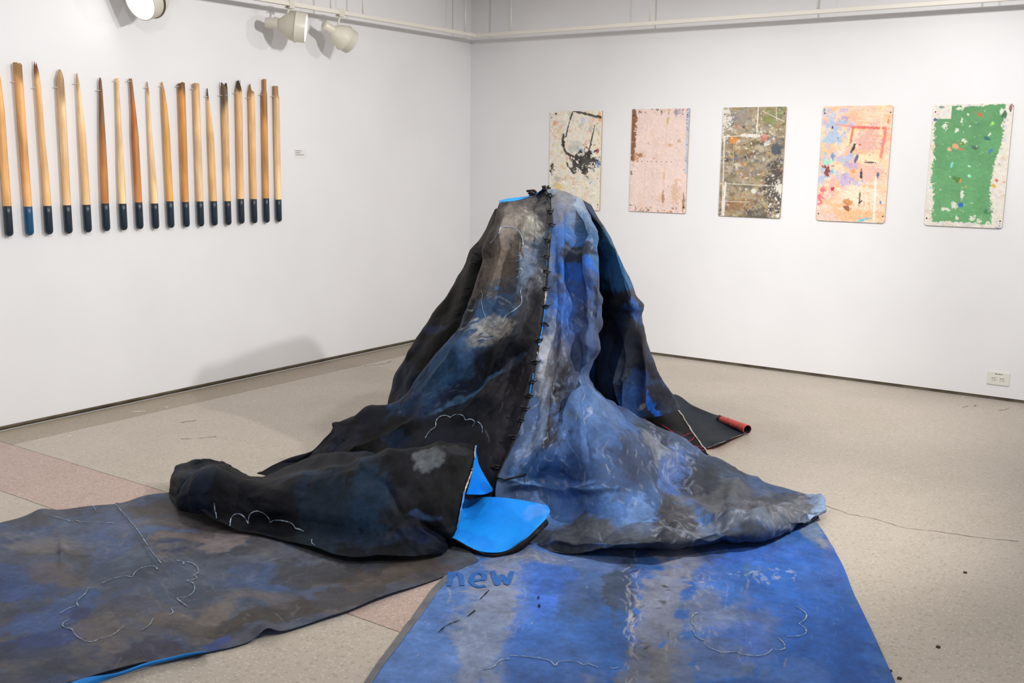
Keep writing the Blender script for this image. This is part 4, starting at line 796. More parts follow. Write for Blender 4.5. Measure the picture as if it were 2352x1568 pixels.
sheet('rear_canvas_panel', drape, Cc, 200, 280, (40, 46, 58), SC, 3, .008, M_canvas, fade=(.12, 0, 0, 0), under=M_dark, cre=(40, 80, 25, 303, .018), fold=foldC, out='C', zmin=.03, rand=(40, [(50, 60, 80), (40, 44, 54), (44, 74, 120)], 10, 26, 1.4, 80, .45))['label'] = 'slate and blue panel hanging at the right rear'

# --- left rear panel in shade
E = [
 [(1165, 474, 5.15), (1150, 545, 5.12), (1125, 625, 5.1), (1085, 725, 5.1), (1045, 800, 5.1), (1000, 865, 5.1), (940, 940, 5.05), (930, 1000, 4.95)],
 [(1150, 476, 5.12), (1120, 555, 5.12), (1085, 640, 5.15), (1042, 722, 5.15), (998, 795, 5.15), (955, 862, 5.15), (925, 930, 5.12), (905, 990, 5.05)],
 [(1142, 478, 5.14), (1105, 558, 5.18), (1064, 642, 5.25), (1018, 723, 5.28), (970, 797, 5.25), (928, 860, 5.25), (908, 928, 5.2), (890, 985, 5.15)],
 [(1137, 481, 5.2), (1096, 562, 5.3), (1045, 645, 5.38), (995, 724, 5.4), (947, 798, 5.38), (908, 857, 5.38), (896, 925, 5.34), (885, 980, 5.3)],
 [(1150, 484, 5.4), (1112, 568, 5.55), (1070, 650, 5.7), (1025, 728, 5.8), (985, 800, 5.8), (950, 860, 5.8), (930, 920, 5.75), (915, 'z', 5.7, .02)],
]
sheet('shaded_canvas_panel', drape, E, 130, 260, (10, 11, 17), [(990, 760, 20, 14, 0, (26, 38, 74), .8), (925, 870, 50, 40, -30, (20, 36, 62), .7), (1115, 530, 20, 40, 15, (70, 62, 56), .8), (940, 800, 30, 16, 0, (16, 26, 50), .7)], 4, .008, M_dark, fade=(.15, 0, 0, 0), under=M_dark, cre=(25, 115, 20, 304, .02), out='E', zmin=.03, rand=(20, [(9, 9, 14), (14, 18, 30)], 12, 30, 1.6, 60, .5))['label'] = 'near-black panel in the shade at the left rear'

# --- back of the heap and the crumpled top opening
K = [[(p[0], p[1], p[2]) if p[1] != 'z' else p for p in E[4]]]
def backcol(px, Dt, Db, zt=1.27): return [(px, 'z', Dt+(Db-Dt)*t**1.3, zt*(1-t)**1.05+.02) for t in np.linspace(0, 1, 8)]
bc = [K[0], backcol(1170, 5.5, 6.5, 1.20), backcol(1240, 5.55, 6.75, 1.24), backcol(1320, 5.5, 6.6, 1.20), backcol(1385, 5.5, 6.3, 1.08), Cc[7]]
sheet('back_canvas_panel', drape, bc, 120, 120, (40, 46, 60), (), 5, .010, M_dark, fade=(.2, 0, 0, 0), zmin=.02, flip=False, rand=(40, [(50, 60, 80), (30, 34, 44), (44, 74, 120)], 14, 40, 1.4, 80, .5))
topA = [(1148, 464, 5.02), (1180, 461, 4.95), (1222, 450, 4.94), (1253, 434, 4.93), (1298, 446, 4.93), (1333, 463, 5.0), (1362, 488, 5.16)]
topB = [(1150, 484, 5.4), (1172, 'z', 5.5, 1.22), (1215, 'z', 5.52, 1.25), (1250, 'z', 5.54, 1.25), (1285, 'z', 5.5, 1.2), (1315, 'z', 5.45, 1.15), (1355, 494, 5.4)]
tp = []
for a, b_ in zip(topA, topB):
    ca_, cb_ = cp(a)[:3], cp(b_)[:3]; rows = []
    col_ = []
    for t in (0, .3, .7, 1):
        p = ca_*(1-t)+cb_*t-np.array([0, 0, .05*math.sin(math.pi*t)]); d = p-CAM; z = d@fw
        col_.append((W/2+FPX*(d@rt)/z, H/2-FPX*(d@up)/z, d@HD))
    tp.append(col_)
sheet('top_fold', drape, tp, 90, 60, (50, 50, 54), (), 6, .004, M_dark, flip=False)

# --- big rolled fold in front, closed at its left end and open at the right
Fc = [
 [(402, 1165, F_), (393, 1140, 4.34), (391, 1118, 4.36), (396, 1096, 4.4), (404, 1082, 4.44), (412, 1073, 4.5), (445, 1098, F_)],
 [(426, 1186, F_), (419, 1165, 4.17), (416, 1132, 4.19), (423, 1102, 4.24), (434, 1080, 4.32), (448, 1057, 4.45), (480, 1092, F_)],
 [(447, 1194, F_), (444, 1175, 4.1), (442, 1140, 4.13), (448, 1107, 4.2), (458, 1098, 4.32), (472, 1056, 4.48), (500, 1094, F_)],
 [(462, 1198, F_), (459, 1180, 4.06), (457, 1142, 4.07), (460, 1107, 4.12), (478, 1100, 4.32), (496, 1060, 4.5), (525, 1098, F_)],
 [(510, 1212, F_), (508, 1187, 3.98), (507, 1147, 4.01), (515, 1106, 4.1), (525, 1108, 4.34), (530, 1080, 4.56), (560, 1106, F_)],
 [(590, 1224, F_), (586, 1198, 3.92), (585, 1157, 3.96), (590, 1108, 4.08), (595, 1106, 4.35), (594, 1100, 4.58), (625, 1112, F_)],
 [(705, 1254, F_), (700, 1222, 3.81), (699, 1165, 3.87), (705, 1087, 4.02), (715, 1076, 4.25), (735, 1043, 4.47), (765, 1085, F_)],
 [(790, 1281, F_), (786, 1242, 3.73), (788, 1170, 3.8), (800, 1066, 3.99), (810, 1062, 4.2), (808, 1038, 4.4), (840, 1070, 4.6)],
 [(880, 1283, F_), (874, 1240, 3.69), (880, 1160, 3.76), (895, 1044, 3.97), (900, 1052, 4.15), (900, 1048, 4.35), (920, 1070, 4.5)],
 [(965, 1278, F_), (958, 1232, 3.69), (968, 1152, 3.76), (990, 1030, 3.95), (1000, 1045, 4.12), (1000, 1052, 4.3), (1000, 1070, 4.4)],
 [(1020, 1262, 3.70), (1026, 1222, 3.68), (1040, 1140, 3.76), (1060, 1024, 3.93), (1062, 1040, 4.08), (1060, 1055, 4.25), (1055, 1075, 4.35)],
 [(1038, 1216, 3.72), (1049, 1206, 3.70), (1068, 1127, 3.78), (1094, 1022, 3.93), (1090, 1042, 4.06), (1085, 1060, 4.2), (1080, 1080, 4.3)],
]
SF = [(750, 1180, 90, 100, 0, (22, 42, 62)), (850, 1150, 60, 100, 0, (24, 50, 76)), (660, 1170, 24, 90, 0, (14, 16, 28), .7), (560, 1150, 100, 60, 0, (11, 15, 30)), (1010, 1080, 90, 60, -8, (32, 32, 38), .9), (985, 1064, 30, 26, 20, (92, 98, 104), .75), (940, 1170, 60, 50, 0, (30, 32, 38), .8), (1040, 1110, 30, 80, 10, (26, 26, 30), .8),
      (975, 1180, 40, 8, 12, (44, 66, 104), .8), (920, 1215, 60, 14, -35, (38, 44, 56), .7), (960, 1230, 60, 20, 0, (20, 34, 66), .7), (850, 1250, 90, 20, 0, (24, 42, 66), .6), (470, 1130, 40, 60, 0, (20, 34, 56), .8), (425, 1090, 20, 20, 0, (34, 42, 54), .7), (560, 1075, 80, 30, 0, (10, 11, 17), .9), (760, 1055, 60, 14, -8, (18, 26, 42), .8), (1060, 1035, 50, 12, 0, (52, 52, 58), .6), (700, 1098, 60, 6, -12, (44, 60, 80), .5)]
def foldF(PX, PY, P):
    c1 = -.02*np.exp(-((PX-455-.02*(PY-1150))/7)**2)*sstep(1100, 1120, PY)
    c2 = -.018*np.exp(-(((PY-1200)-.62*(PX-962))/9)**2)*sstep(955, 985, PX)*(1-sstep(1030, 1050, PX))
    c3 = -.010*np.exp(-(((PX-885)-.5*(PY-1110))/8)**2)*sstep(1100, 1130, PY)*(1-sstep(1160, 1190, PY))
    return c1+c2+c3
sheet('rolled_fold', drape, Fc, 420, 220, (11, 17, 31), SF, 7, .008, M_dark, under=M_dark, fold=foldF, cre=(90, 150, 45, 307, .018), out='F', zmin=.024, rand=(60, [(11, 19, 36), (18, 34, 54), (25, 29, 38), (8, 11, 20)], 14, 40, 1.5, 80, .45))['label'] = 'near-black and navy rolled fold with an open right end'

# bright blue inside of the roll, scooping out to the right
T = [
 [(1052, 1120, 4.15), (1044, 1180, 3.96), (1035, 1212, 3.82), (1036, 1232, 3.74)],
 [(1075, 1146, 4.14), (1078, 1190, 3.95), (1075, 1226, 3.79), (1084, 1258, 3.71)],
 [(1112, 1140, 4.12), (1122, 1185, 3.94), (1122, 1230, 3.78), (1126, 1272, 3.69)],
 [(1165, 1142, 4.05), (1172, 1185, 3.90), (1168, 1225, 3.78), (1166, 1262, 3.70)],
 [(1212, 1150, 3.99), (1218, 1178, 3.88), (1214, 1207, 3.79), (1204, 1238, 3.72)],
 [(1240, 1156, 3.94), (1246, 1172, 3.86), (1243, 1192, 3.80), (1234, 1211, 3.76)],
 [(1257, 1160, 3.90), (1262, 1168, 3.86), (1262, 1176, 3.83), (1254, 1190, 3.80)],
]
BL = (12, 134, 228)
so = sheet('roll_lining', drape, T, 150, 90, BL, [(1090, 1160, 18, 40, 20, (8, 96, 190), .5), (1230, 1175, 30, 16, -20, (90, 150, 232), .5), (1100, 1240, 40, 14, 20, (10, 112, 214), .5)], 8, .003, None, under=M_dark, out='T', zmin=.028, warp=8, vary=.05)
so['label'] = 'bright blue painted inside of the canvas roll'; so.data.materials[0] = paint_mat('blue_lining', .5, .05, grain=.03)
T2 = [[(c[3][0]-1, c[3][1]-1, c[3][2]+.003), (c[3][0]+6, c[3][1]+6, c[3][2]-.006), (c[3][0]+6, c[3][1]+15, c[3][2]+.01), (c[3][0]-2, c[3][1]+14, c[3][2]+.10)] for c in T]
sheet('roll_lip', drape, T2, 120, 24, (34, 32, 34), (), 9, .003, M_dark, under=M_dark, zmin=.016, rand=(10, [(70, 66, 64), (20, 20, 24)], 5, 12, 2, 0, .5))['label'] = 'dark outer lip of the blue-lined roll'
T3 = [[(1094, 1030, 3.95), (1086, 1085, 3.90), (1072, 1135, 3.88)], [(1100, 1064, 4.06), (1104, 1095, 4.02), (1098, 1136, 4.0)], [(1116, 1096, 4.14), (1119, 1112, 4.1), (1116, 1134, 4.06)], [(1132, 1122, 4.2), (1132, 1125, 4.2), (1131, 1128, 4.2)]]
so = sheet('inner_lining', drape, T3, 50, 60, BL, [(1115, 1120, 14, 14, 0, (10, 100, 196), .6)], 10, .002, M_under, out='T3', warp=5, vary=.04); so.data.materials[0] = bpy.data.materials['blue_lining']
# pale cut edge at the mouth of the roll
ribbons('raw_edge', drape, ['F'], [[(1093, 1024), (1089, 1060), (1083, 1085), (1068, 1127), (1059, 1165), (1052, 1200)]], 3.2, M_cream, 'pale cut canvas edge', off=.003)
ribbons('blue_edge', drape, ['F'], [[(1095, 1026), (1096, 1050), (1088, 1075)], [(1066, 1130), (1059, 1160), (1052, 1205), (1048, 1222)]], 3.0, bpy.data.materials['bright_blue_underside'], 'bright blue turned edge', off=.008)
be = [[(x, y, 5.03), (x+1, (y+y2)/2, 5.0), (x+1, y2, 4.98)] for x, y, y2 in ((1146, 461, 465), (1165, 456, 464), (1190, 453, 461), (1212, 450, 457), (1236, 441, 447))]
so = sheet('blue_edge', drape, be, 40, 8, BL, (), 16, 0, None, th=.004, warp=3, vary=.04); so['label'] = 'bright blue edge at the peak'; so.data.materials[0] = bpy.data.materials['blue_lining']

# --- lacing of the seam
S2 = [(1255, 440), (1264, 452), (1267, 488), (1270, 518), (1262, 553), (1260, 591), (1258, 625), (1255, 664), (1250, 705), (1246, 744), (1239, 783), (1231, 833), (1224, 878), (1217, 910), (1208, 941), (1196, 968), (1184, 1003), (1170, 1038), (1156, 1068), (1142, 1096)]
ribbons('seam_gap', drape, ['A', 'B'], [S2], 4.6, M_cord, 'dark gap of the laced seam', off=.004)
ribbons('seam_gap', drape, ['A', 'B'], [[(1270, 516), (1268, 528), (1264, 536)], [(1259, 598), (1258, 612)], [(1250, 706), (1247, 725), (1245, 744), (1242, 765), (1239, 780), (1236, 793)], [(1226, 858), (1222, 880), (1218, 905)]], 3.2, bpy.data.materials['bright_blue_underside'], 'bright blue showing through the laced seam', off=.006)
def knot(x, y, s_=1.0, sh=('A', 'B'), parent=drape):
    p, n = on(list(sh), x, y, .006); rng = np.random.RandomState(int(x*3+y)); pts = []
    rr2 = rt; uu = up
    for a in np.linspace(0, 2*math.pi*1.6, 15):
        pts.append(p+(rr2*math.cos(a)*.011+uu*math.sin(a)*.007)*s_+n*(.004*math.sin(a*1.7)+.004))
    pts += [p+(rr2*rng.uniform(-.024, -.012)+uu*rng.uniform(.0, .014))*s_+n*.010]
    pts = [p+(rr2*rng.uniform(.016, .026)+uu*rng.uniform(-.012, .014))*s_+n*.010]+pts
    return tube('lace_knot', pts, .0032*s_, M_cord, parent, 6)
for x, y in ((1263, 452), (1266, 488), (1270, 518), (1261, 553), (1259, 591), (1258, 625), (1255, 664), (1250, 705), (1246, 744), (1240, 783), (1231, 833), (1224, 878), (1217, 910), (1209, 940), (1198, 966), (1182, 1005), (1143, 1074)): knot(x, y)
for x, y in ((1095, 585), (1091, 606), (1074, 662), (1068, 682), (1052, 722)): knot(x, y, .7, ('E', 'A'))
# trailing cord end at the foot of the seam
p0 = [on(['B'], x, y, .008)[0] for x, y in ((1142, 1098), (1160, 1101), (1185, 1096), (1200, 1090), (1208, 1086))]
tube('cord_end', p0, .004, M_cord, drape, 6)
# gathered black knots at the peak
for (x, y, D, s_) in ((1222, 442, 5.0, 1.0), (1254, 433, 4.93, .85)):
    rng = np.random.RandomState(int(x)); c0 = at(x, y, D); pts = []
    for k in range(46):
        v = rng.normal(size=3); v /= np.linalg.norm(v); pts.append(c0+(rt*v[0]*.030+up*v[1]*.016+HD*v[2]*.02)*s_)
    q = np.array(pts); q[1:-1] = (q[:-2]+2*q[1:-1]+q[2:])/4
    o = tube('gathered_knot', list(q), .0055, M_cord, drape, 6); o['label'] = 'black frayed knot of cord at the peak'

# --- chalk clouds
CH = cv(2.614, 850, 400, [(722, 415), (745, 390), (780, 350), (775, 330), (790, 312), (830, 318), (870, 318), (900, 345), (915, 385), (920, 430), (905, 480)], [(880, 490), (905, 485), (912, 505), (895, 525), (880, 520)], [(880, 575), (905, 560), (920, 580), (905, 610), (885, 620)],
        [(672, 695), (668, 760), (680, 830), (705, 875), (735, 885)], [(735, 915), (770, 905), (800, 890), (815, 850), (870, 815), (910, 780), (910, 740), (900, 700), (912, 680)])
CH += cv(2.352, 350, 900, [(1475, 250), (1500, 210), (1535, 190), (1530, 160), (1550, 135), (1590, 125), (1620, 145), (1615, 130), (1650, 120), (1685, 125), (1690, 155), (1720, 142), (1748, 160), (1730, 190)], [(1760, 160), (1785, 185), (1785, 220)])
ribbons('chalk_cloud', drape, ['A'], CH, 1.7, M_chalk, 'faint chalk cloud outlines', thin=.7)
CF = cv(2.352, 350, 900, [(418, 725), (420, 690), (440, 660), (475, 655), (505, 680), (520, 720), (518, 690), (530, 655), (570, 640), (610, 655), (640, 690), (635, 712), (650, 690), (700, 692), (750, 705), (775, 725), (768, 740), (790, 738), (820, 755)], [(335, 600), (340, 640), (348, 685)], [(862, 800), (860, 825), (880, 830)])
ribbons('chalk_cloud', drape, ['F'], CF, 1.8, M_chalk, 'chalk cloud outline on the roll', thin=.6)

# ------------------------------------------------------------------ floor runners
lr = empty('canvas_runner', (0, 0, 0)); tag(lr, 'long grey-blue painted canvas strip lying on the floor at lower left', 'canvas strip')
Lc = []
for bk, ft in (((-190, 1260), (-110, 1650)), ((-80, 1222), (60, 1600)), ((0, 1204), (178, 1566)), ((80, 1182), (325, 1528)), ((190, 1164), (470, 1496)), ((270, 1156), (535, 1482)), ((330, 1143), (589, 1466)), ((395, 1133), (650, 1450)), ((460, 1130), (708, 1432)), ((560, 1128), (803, 1402)), ((680, 1140), (900, 1364)), ((820, 1160), (1000, 1328)), ((980, 1190), (1100, 1286))):
    Lc.append([(bk[0]+(ft[0]-bk[0])*t, bk[1]+(ft[1]-bk[1])*t, F_, .012) for t in (0, .12, .3, .5, .7, .88, 1)])
def postL(P, PX, PY):
    b = .010*np.clip(fbm(P, 2.6, 3, 50), -.4, 1)+.006*np.clip(ridged(P, 3.2, 2, 51), 0, 1)
    b += .03*np.exp(-((PX-608)/26)**2-((PY-1454)/14)**2)                       # buckle at the front edge
    b += .018*np.exp(-((PX-100)/25)**2-((PY-1190)/22)**2)+.010*np.exp(-((PX-330)/60)**2-((PY-1140)/10)**2)
    b += .012*np.exp(-((PX-142)/8)**2)*np.exp(-((PY-1270)/30)**2)
    # a sewn overlap: the left width of cloth lies on the right one
    s_ = (PX-(184+(PY-1299)*.695)); b += .011*(1-sstep(-3, 2, s_))*np.clip(1+s_/260, 0, 1)*sstep(1280, 1320, PY)
    s2 = (PX-(268+(PY-1155)*.62)); b += .004*np.exp(-(s2/5)**2)*(PY < 1300)
    P = P.copy(); P[..., 2] += np.maximum(b, -.006); return P
GY, BB, DK, BW = (84, 82, 84), (48, 80, 140), (44, 46, 52), (92, 82, 76)
SL = [(300, 1190, 320, 26, -8, (72, 86, 116), .6), (430, 1150, 120, 16, -6, (74, 66, 60), .85), (480, 1190, 120, 26, 0, (84, 76, 72), .7), (380, 1215, 80, 10, 0, (66, 88, 126), .7), (130, 1240, 110, 26, 4, (96, 92, 92), .7), (240, 1250, 60, 46, 10, (64, 82, 118), .8), (70, 1300, 120, 40, 10, (74, 80, 100), .7), (50, 1340, 90, 34, 10, (50, 76, 122), .75), (20, 1370, 60, 22, 0, (48, 74, 126), .7),
      (130, 1330, 80, 18, 5, (96, 84, 76), .6), (420, 1240, 70, 14, -4, (104, 92, 88), .7), (400, 1262, 50, 8, -6, (44, 50, 80), .9), (530, 1240, 50, 16, 0, (118, 106, 104), .7), (520, 1300, 130, 30, 5, (72, 82, 100), .7), (620, 1330, 110, 20, 5, (56, 76, 116), .7), (350, 1330, 160, 40, 5, (58, 70, 90), .8), (370, 1400, 140, 20, 5, (52, 70, 106), .6), (330, 1400, 90, 30, 0, (82, 78, 78), .5), (420, 1420, 100, 26, 0, (90, 82, 76), .8),
      (480, 1400, 60, 20, 0, (96, 88, 82), .8), (560, 1430, 90, 26, -15, (54, 48, 44), .85), (640, 1410, 90, 18, -18, (60, 54, 50), .8), (800, 1370, 130, 22, -18, (58, 54, 52), .8), (760, 1320, 130, 24, 5, (50, 52, 58), .8), (900, 1320, 120, 26, -10, (70, 62, 56), .8), (500, 1480, 34, 12, -15, (44, 66, 122), .9), (180, 1400, 60, 36, -10, (52, 80, 126), .8), (120, 1440, 110, 30, -8, (58, 84, 136), .8), (110, 1490, 130, 24, -10, (42, 62, 112), .85), (60, 1520, 110, 20, 0, (52, 60, 84), .8), (250, 1470, 60, 36, 10, (104, 96, 94), .6), (200, 1430, 26, 18, 0, (38, 44, 90), .8), (330, 1510, 120, 12, -14, (48, 46, 64), .8), (700, 1240, 120, 24, 20, (72, 74, 82), .7), (300, 1290, 50, 20, 0, (70, 84, 100), .6), (600, 1380, 80, 16, 0, (92, 84, 80), .5), (380, 1460, 120, 20, -10, (80, 74, 72), .6), (820, 1290, 120, 20, 8, (46, 44, 44), .7)]
SL += scr(300, 1400, 220, 70, 0, 120, (104, 104, 112), .35, (4, 22))+scr(250, 1250, 160, 40, 0, 80, (104, 100, 104), .4, (4, 22))+scr(560, 1300, 160, 40, 5, 70, (96, 98, 106), .35, (4, 20))
sheet('painted_cloth', lr, Lc, 520, 240, (70, 74, 86), SL, 11, 0, M_run, curve=False, out='L', post=postL, zmin=.004, rand=(420, [GY, (58, 76, 112), DK, BW, (62, 78, 100), (52, 66, 92)], 4, 20, 3.6, 2, .55), warp=30)
CL = cv(2.613, 0, 1100, [(610, 630), (680, 600), (760, 582), (797, 598), (805, 565), (850, 535), (900, 525), (940, 525), (945, 545)], [(1060, 492), (1100, 498), (1115, 515), (1100, 525), (1088, 512), (1100, 498), (1150, 505), (1185, 530), (1195, 560), (1180, 578), (1155, 577), (1192, 597), (1150, 610), (1115, 612), (1160, 625), (1172, 655), (1160, 690), (1120, 712), (1055, 718), (1130, 773)],
        [(1040, 772), (1020, 790), (1045, 795), (1035, 815), (1000, 820)], [(920, 842), (900, 880), (870, 900), (845, 913)], [(745, 885), (700, 925), (650, 955), (600, 958), (570, 980), (520, 980), (470, 955), (440, 925), (435, 900), (400, 900), (370, 885), (375, 865), (420, 848)], [(535, 655), (510, 695), (470, 725), (455, 755), (480, 765), (440, 770), (400, 785), (365, 810)])
ribbons('chalk_cloud', lr, ['L'], CL, 2.0, M_chalk, 'chalk cloud outlines', thin=.6)
ribbons('cloth_seam', lr, ['L'], cv(2.613, 0, 1100, [(560, 165), (575, 190)], [(690, 145), (730, 195), (780, 240), (830, 310), (875, 385), (915, 450), (970, 510)], [(310, 225), (420, 250), (520, 255), (680, 262)]), 1.5, M_chalk, 'pale seam line', thin=.8)
# bright blue underside turned up along the front edge
hb = cv(2.613, 0, 1100, [(330, 1262), (500, 1193), (700, 1162), (870, 1103), (1000, 1072), (1110, 1050), (1235, 1036)], [(440, 1262), (600, 1217), (730, 1178), (860, 1132), (1000, 1096), (1110, 1069), (1238, 1040)])
Hc = [[(a[0], a[1], F_, .026), ((a[0]+b_[0])/2+1, (a[1]+b_[1])/2, F_, .020), (b_[0], b_[1], F_, .008)] for a, b_ in zip(*hb)]
so = sheet('turned_blue_hem', lr, Hc, 120, 12, (12, 116, 196), (), 12, 0, None, warp=3, vary=.05); so['label'] = 'bright blue turned-up hem'; so.data.materials[0] = bpy.data.materials['blue_lining']

br = empty('canvas_runner', (0, 0, 0)); tag(br, 'bright blue painted canvas strip with the word new on the floor at front', 'canvas strip')
LE = [(1150, 1215), (1085, 1262), (1040, 1305), (992, 1354), (930, 1439), (871, 1519), (838, 1568), (745, 1700)]
RE = [(1868, 1190), (1905, 1245), (1939, 1306), (1962, 1368), (2004, 1455), (2037, 1525), (2056, 1568), (2110, 1700)]
Rc = []
for t in np.linspace(0, 1, 11): Rc.append([(a[0]+(b_[0]-a[0])*t, a[1]+(b_[1]-a[1])*t, F_, .006) for a, b_ in zip(LE, RE)])
def postR(P, PX, PY):
    b = .006*np.clip(fbm(P, 2.2, 3, 60), -.5, 1)+.004*np.clip(ridged(P, 3.5, 2, 61), 0, 1)
    top = np.exp(-((PY-1272)/20)**2)
    b += top*(.030*np.exp(-((PX-1225)/38)**2)+.028*np.exp(-((PX-1545)/40)**2)+.012*np.exp(-((PX-1400)/60)**2)+.010*np.clip(fbm(P, 9, 2, 62), 0, 1))
    P = P.copy(); P[..., 2] += np.maximum(b, -.003); return P
SR = [(1000, 1500, 180, 300, 20, (84, 116, 172), .8), (1120, 1450, 70, 160, 15, (128, 134, 148), .65), (1160, 1340, 60, 80, 10, (124, 134, 158), .7), (1230, 1420, 60, 160, 5, (62, 106, 184), .8), (1270, 1350, 60, 50, 0, (58, 98, 186), .8), (1340, 1370, 60, 100, 0, (58, 82, 122), .8), (1430, 1360, 40, 130, 2, (54, 66, 86), .9, .2), (1400, 1480, 70, 60, 0, (40, 84, 150), .8), (1300, 1490, 80, 60, 0, (54, 98, 168), .7), (1260, 1540, 100, 50, 0, (60, 96, 160), .8),
      (1300, 1285, 150, 22, 0, (78, 98, 140), .8), (1225, 1290, 60, 18, 0, (104, 112, 136), .7), (1480, 1310, 30, 50, 0, (60, 94, 156), .85, .25), (1540, 1270, 30, 22, 0, (96, 92, 92), .8), (1580, 1310, 50, 40, 20, (118, 122, 140), .8), (1520, 1400, 50, 120, 5, (118, 120, 132), .8), (1500, 1530, 70, 60, 0, (92, 96, 108), .85), (1560, 1540, 60, 70, 0, (104, 104, 110), .6), (1640, 1340, 50, 60, 0, (54, 98, 172), .8), (1640, 1420, 70, 50, 30, (104, 114, 140), .7), (1740, 1410, 60, 60, 0, (92, 104, 140), .55), (1700, 1480, 70, 40, 0, (60, 96, 170), .7), (1660, 1520, 60, 40, 0, (80, 96, 130), .6),
      (1620, 1280, 40, 16, 0, (66, 80, 112), .8), (1750, 1280, 120, 24, 0, (56, 98, 184), .8), (1870, 1230, 40, 24, 20, (112, 128, 150), .8), (1900, 1260, 30, 14, 0, (140, 138, 132), .6), (1850, 1350, 120, 80, 0, (30, 88, 170), .85), (1900, 1480, 120, 120, 0, (22, 82, 162), .85), (1960, 1500, 40, 120, -15, (18, 72, 146), .7), (1820, 1540, 60, 30, 0, (70, 106, 170), .6), (1920, 1300, 16, 60, -20, (50, 84, 160), .6), (1270, 1330, 50, 28, 0, (54, 92, 162), .8, .2)]
SR += scr(1455, 1450, 10, 90, 90, 70, (150, 150, 158), .6, (3, 14))+scr(1740, 1330, 60, 10, 25, 40, (150, 156, 172), .5)+scr(1560, 1350, 60, 40, 20, 50, (130, 132, 140), .5)+scr(1520, 1370, 30, 30, 20, 12, (50, 44, 44), .7)+scr(1490, 1490, 12, 20, 10, 12, (60, 50, 48), .7)+scr(1100, 1450, 60, 60, 100, 50, (140, 146, 160), .5)+scr(1660, 1440, 60, 50, 70, 50, (130, 134, 148), .5)+scr(1900, 1400, 40, 80, 70, 30, (70, 110, 176), .5)+scr(1190, 1290, 40, 8, 0, 40, (138, 140, 150), .6)
sheet('painted_cloth', br, Rc, 460, 240, (44, 92, 160), SR, 13, 0, M_run, curve=False, out='R', post=postR, zmin=.003, rand=(420, [(38, 92, 168), (58, 100, 156), (96, 112, 140), (28, 82, 156), (72, 98, 136), (108, 114, 128)], 4, 22, 2.6, 85, .5), warp=24)
# unpainted grey strip along the left edge
hb2 = [[(LE[k][0]+d, LE[k][1]) for k in range(2, 8)] for d in (0, 15)]
gh = [[(a[0]+1, a[1], F_, .0135), ((a[0]+b_[0])/2, a[1], F_, .0135), (b_[0]+4*math.sin(i*2.1), b_[1], F_, .0125)] for i, (a, b_) in enumerate(zip(*hb2))]
ribbons('grey_border', br, ['R'], [[(1044, 1308), (1014, 1340), (1000, 1354), (960, 1412), (938, 1439), (905, 1485), (878, 1519), (846, 1567), (800, 1634)]], 17, add_noise(mat('grey_primer', (104, 104, 108), .7), (86, 88, 96), 12), 'grey unpainted margin', off=.002, thin=.05)
NW = cv(1.8816, 850, 1200, [(342, 276), (345, 245), (348, 214)], [(352, 240), (366, 222), (384, 220), (394, 234), (398, 274)], [(442, 254), (470, 250), (496, 246), (494, 228), (478, 218), (456, 220), (440, 236), (436, 258), (450, 274), (474, 280), (498, 274)], [(530, 210), (538, 240), (550, 274), (560, 250), (570, 226), (582, 250), (594, 272), (604, 240), (614, 212)])
ribbons('painted_lettering', br, ['R'], NW, 11.5, M_letter, 'darker blue lettering reading new', off=.003, step=2.5, thin=.12)
CR_ = cv(1.8816, 850, 1200, [(1418, 392), (1395, 400), (1385, 425), (1395, 445), (1412, 452), (1395, 460), (1400, 485), (1420, 505), (1445, 510)], [(1440, 525), (1470, 545), (1520, 565), (1590, 560), (1600, 570)], [(1600, 572), (1660, 580), (1710, 575), (1740, 550), (1735, 545), (1760, 555), (1795, 550), (1790, 525), (1765, 502)], [(1840, 365), (1875, 385), (1890, 405), (1880, 425), (1850, 440), (1885, 460), (1885, 485), (1850, 495), (1800, 495)],
         [(480, 640), (535, 628), (560, 598), (600, 592)], [(605, 578), (660, 580), (740, 590), (780, 600), (803, 628), (810, 605), (860, 600), (900, 605), (925, 622), (935, 610), (985, 628)], [(1035, 628), (1050, 637), (1075, 628)])
ribbons('chalk_cloud', br, ['R'], CR_, 2.2, M_chalk, 'chalk cloud outlines', thin=.7)
ribbons('dark_scribble', br, ['R'], cv(1.8816, 850, 1200, [(295, 478), (320, 455), (345, 440), (388, 425)], [(422, 408), (455, 382)], [(475, 335), (515, 295)], [(728, 322), (727, 334)], [(730, 355), (732, 370)]), 3.2, M_cord, 'dark scribbled marks', thin=.9)

# ------------------------------------------------------------------ cloth lying behind at the right
rc_ = empty('canvas_offcut', (0, 0, 0)); tag(rc_, 'dark canvas end on the floor behind at right, its corner curled to show coral', 'canvas piece')
Hh = [[(1470, 930, F_, .012), (1490, 960, F_, .012), (1520, 1005, F_, .012), (1545, 1040, F_, .012)],
      [(1545, 905, F_, .03), (1565, 945, F_, .02), (1590, 990, F_, .02), (1622, 1029, F_, .012)],
      [(1590, 930, F_, .03), (1603, 955, F_, .02), (1628, 990, F_, .02), (1655, 1018, F_, .03)],
      [(1632, 948, F_, .03), (1645, 965, F_, .02), (1665, 990, F_, .015), (1690, 1003, F_, .02)],
      [(1655, 955, F_, .012), (1668, 968, F_, .012), (1692, 985, F_, .012), (1716, 994, F_, .012)]]
sheet('painted_cloth', rc_, Hh, 90, 90, (34, 48, 62), [(1640, 1000, 60, 14, 0, (44, 50, 58), .6)], 14, 0, M_dark, under=M_red, out='H', zmin=.004)
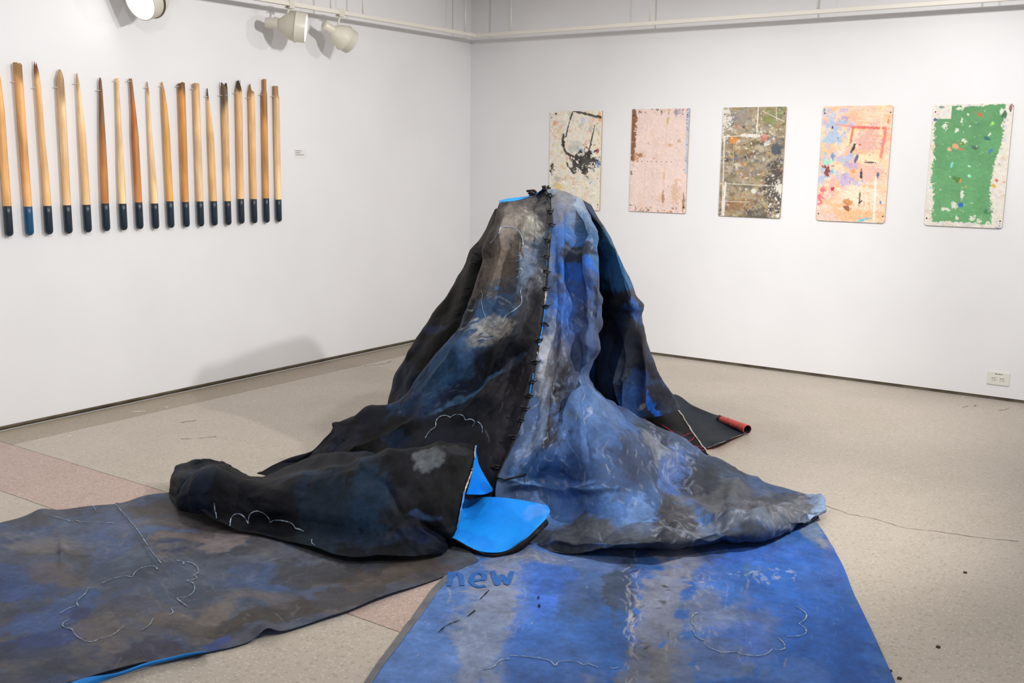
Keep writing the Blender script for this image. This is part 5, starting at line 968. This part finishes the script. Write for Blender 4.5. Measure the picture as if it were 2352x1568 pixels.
# curled corner
a0, a1 = fl(1650, 966, .012), fl(1716, 996, .012); ax = (a1-a0)/np.linalg.norm(a1-a0); sd = np.cross(ax, [0, 0, 1.0]); sd = sd if sd@rt > 0 else -sd
NU, NV = 30, 40; P = np.zeros((NV, NU, 3))
for i, an in enumerate(np.linspace(0, 2*math.pi*.86, NV)):
    for k, t in enumerate(np.linspace(0, 1, NU)):
        rad = .024*(1-.12*an/5)*(.75+.35*t); base_ = a0+(a1-a0)*t
        P[i, k] = base_+sd*rad*math.sin(an)+np.array([0, 0, 1.0])*rad*(1-math.cos(an))
me = grid_mesh('curled_corner', P, np.ones((NV, NU, 3))*lin((34, 42, 54)))
o = new_obj('curled_corner', me, rc_, [M_red, M_dark]); o['label'] = 'curled corner showing a coral red underside'
md = o.modifiers.new('thickness', 'SOLIDIFY'); md.thickness = .003; md.offset = 0; md.material_offset = 1
n_ = normals(P)[20, 15]; out_ = P[20, 15]-(a0+a1)/2-np.array([0, 0, .03])
if n_@out_ < 0: me.flip_normals()
I = [[(1440, 972, F_, .04), (1490, 1000, F_, .03), (1545, 1035, F_, .02), (1590, 1058, F_, .016)],
     [(1500, 957, F_, .04), (1535, 988, F_, .03), (1575, 1022, F_, .02), (1610, 1052, F_, .016)],
     [(1560, 938, F_, .05), (1585, 977, F_, .04), (1609, 1012, F_, .03), (1632, 1046, F_, .02)]]
so = sheet('front_flap', rc_, I, 60, 60, (20, 22, 30), [(1560, 1005, 30, 10, 30, (52, 52, 62), .7)], 15, 0, M_dark, under=M_cream, out='I', zmin=.012); so['label'] = 'black flap with magenta chalk lines'
ribbons('raw_edge', rc_, ['I'], [[(1561, 940), (1572, 958), (1586, 980), (1609, 1014), (1630, 1043), (1638, 1046)], [(1638, 1047), (1632, 1051), (1622, 1052)]], 3.2, M_cream, 'pale cut canvas edge', off=.004)
ribbons('raw_edge', rc_, ['H'], [[(1626, 1029), (1650, 1019), (1668, 1011)], [(1680, 1006), (1700, 1000), (1717, 992)]], 1.4, M_cream, 'pale cut canvas edge', off=.002, thin=.8)
ribbons('magenta_line', rc_, ['I'], cv(5.88, 1380, 880, [(735, 495), (900, 590), (1050, 712), (1100, 710), (1235, 660)], [(680, 510), (790, 600), (890, 660), (960, 720)], [(1275, 715), (1240, 755), (1160, 790), (1230, 825), (1370, 850)], [(1060, 780), (1160, 830), (1250, 865), (1400, 890)]), 2.2, M_pink, 'magenta chalk lines', off=.004, thin=.3)
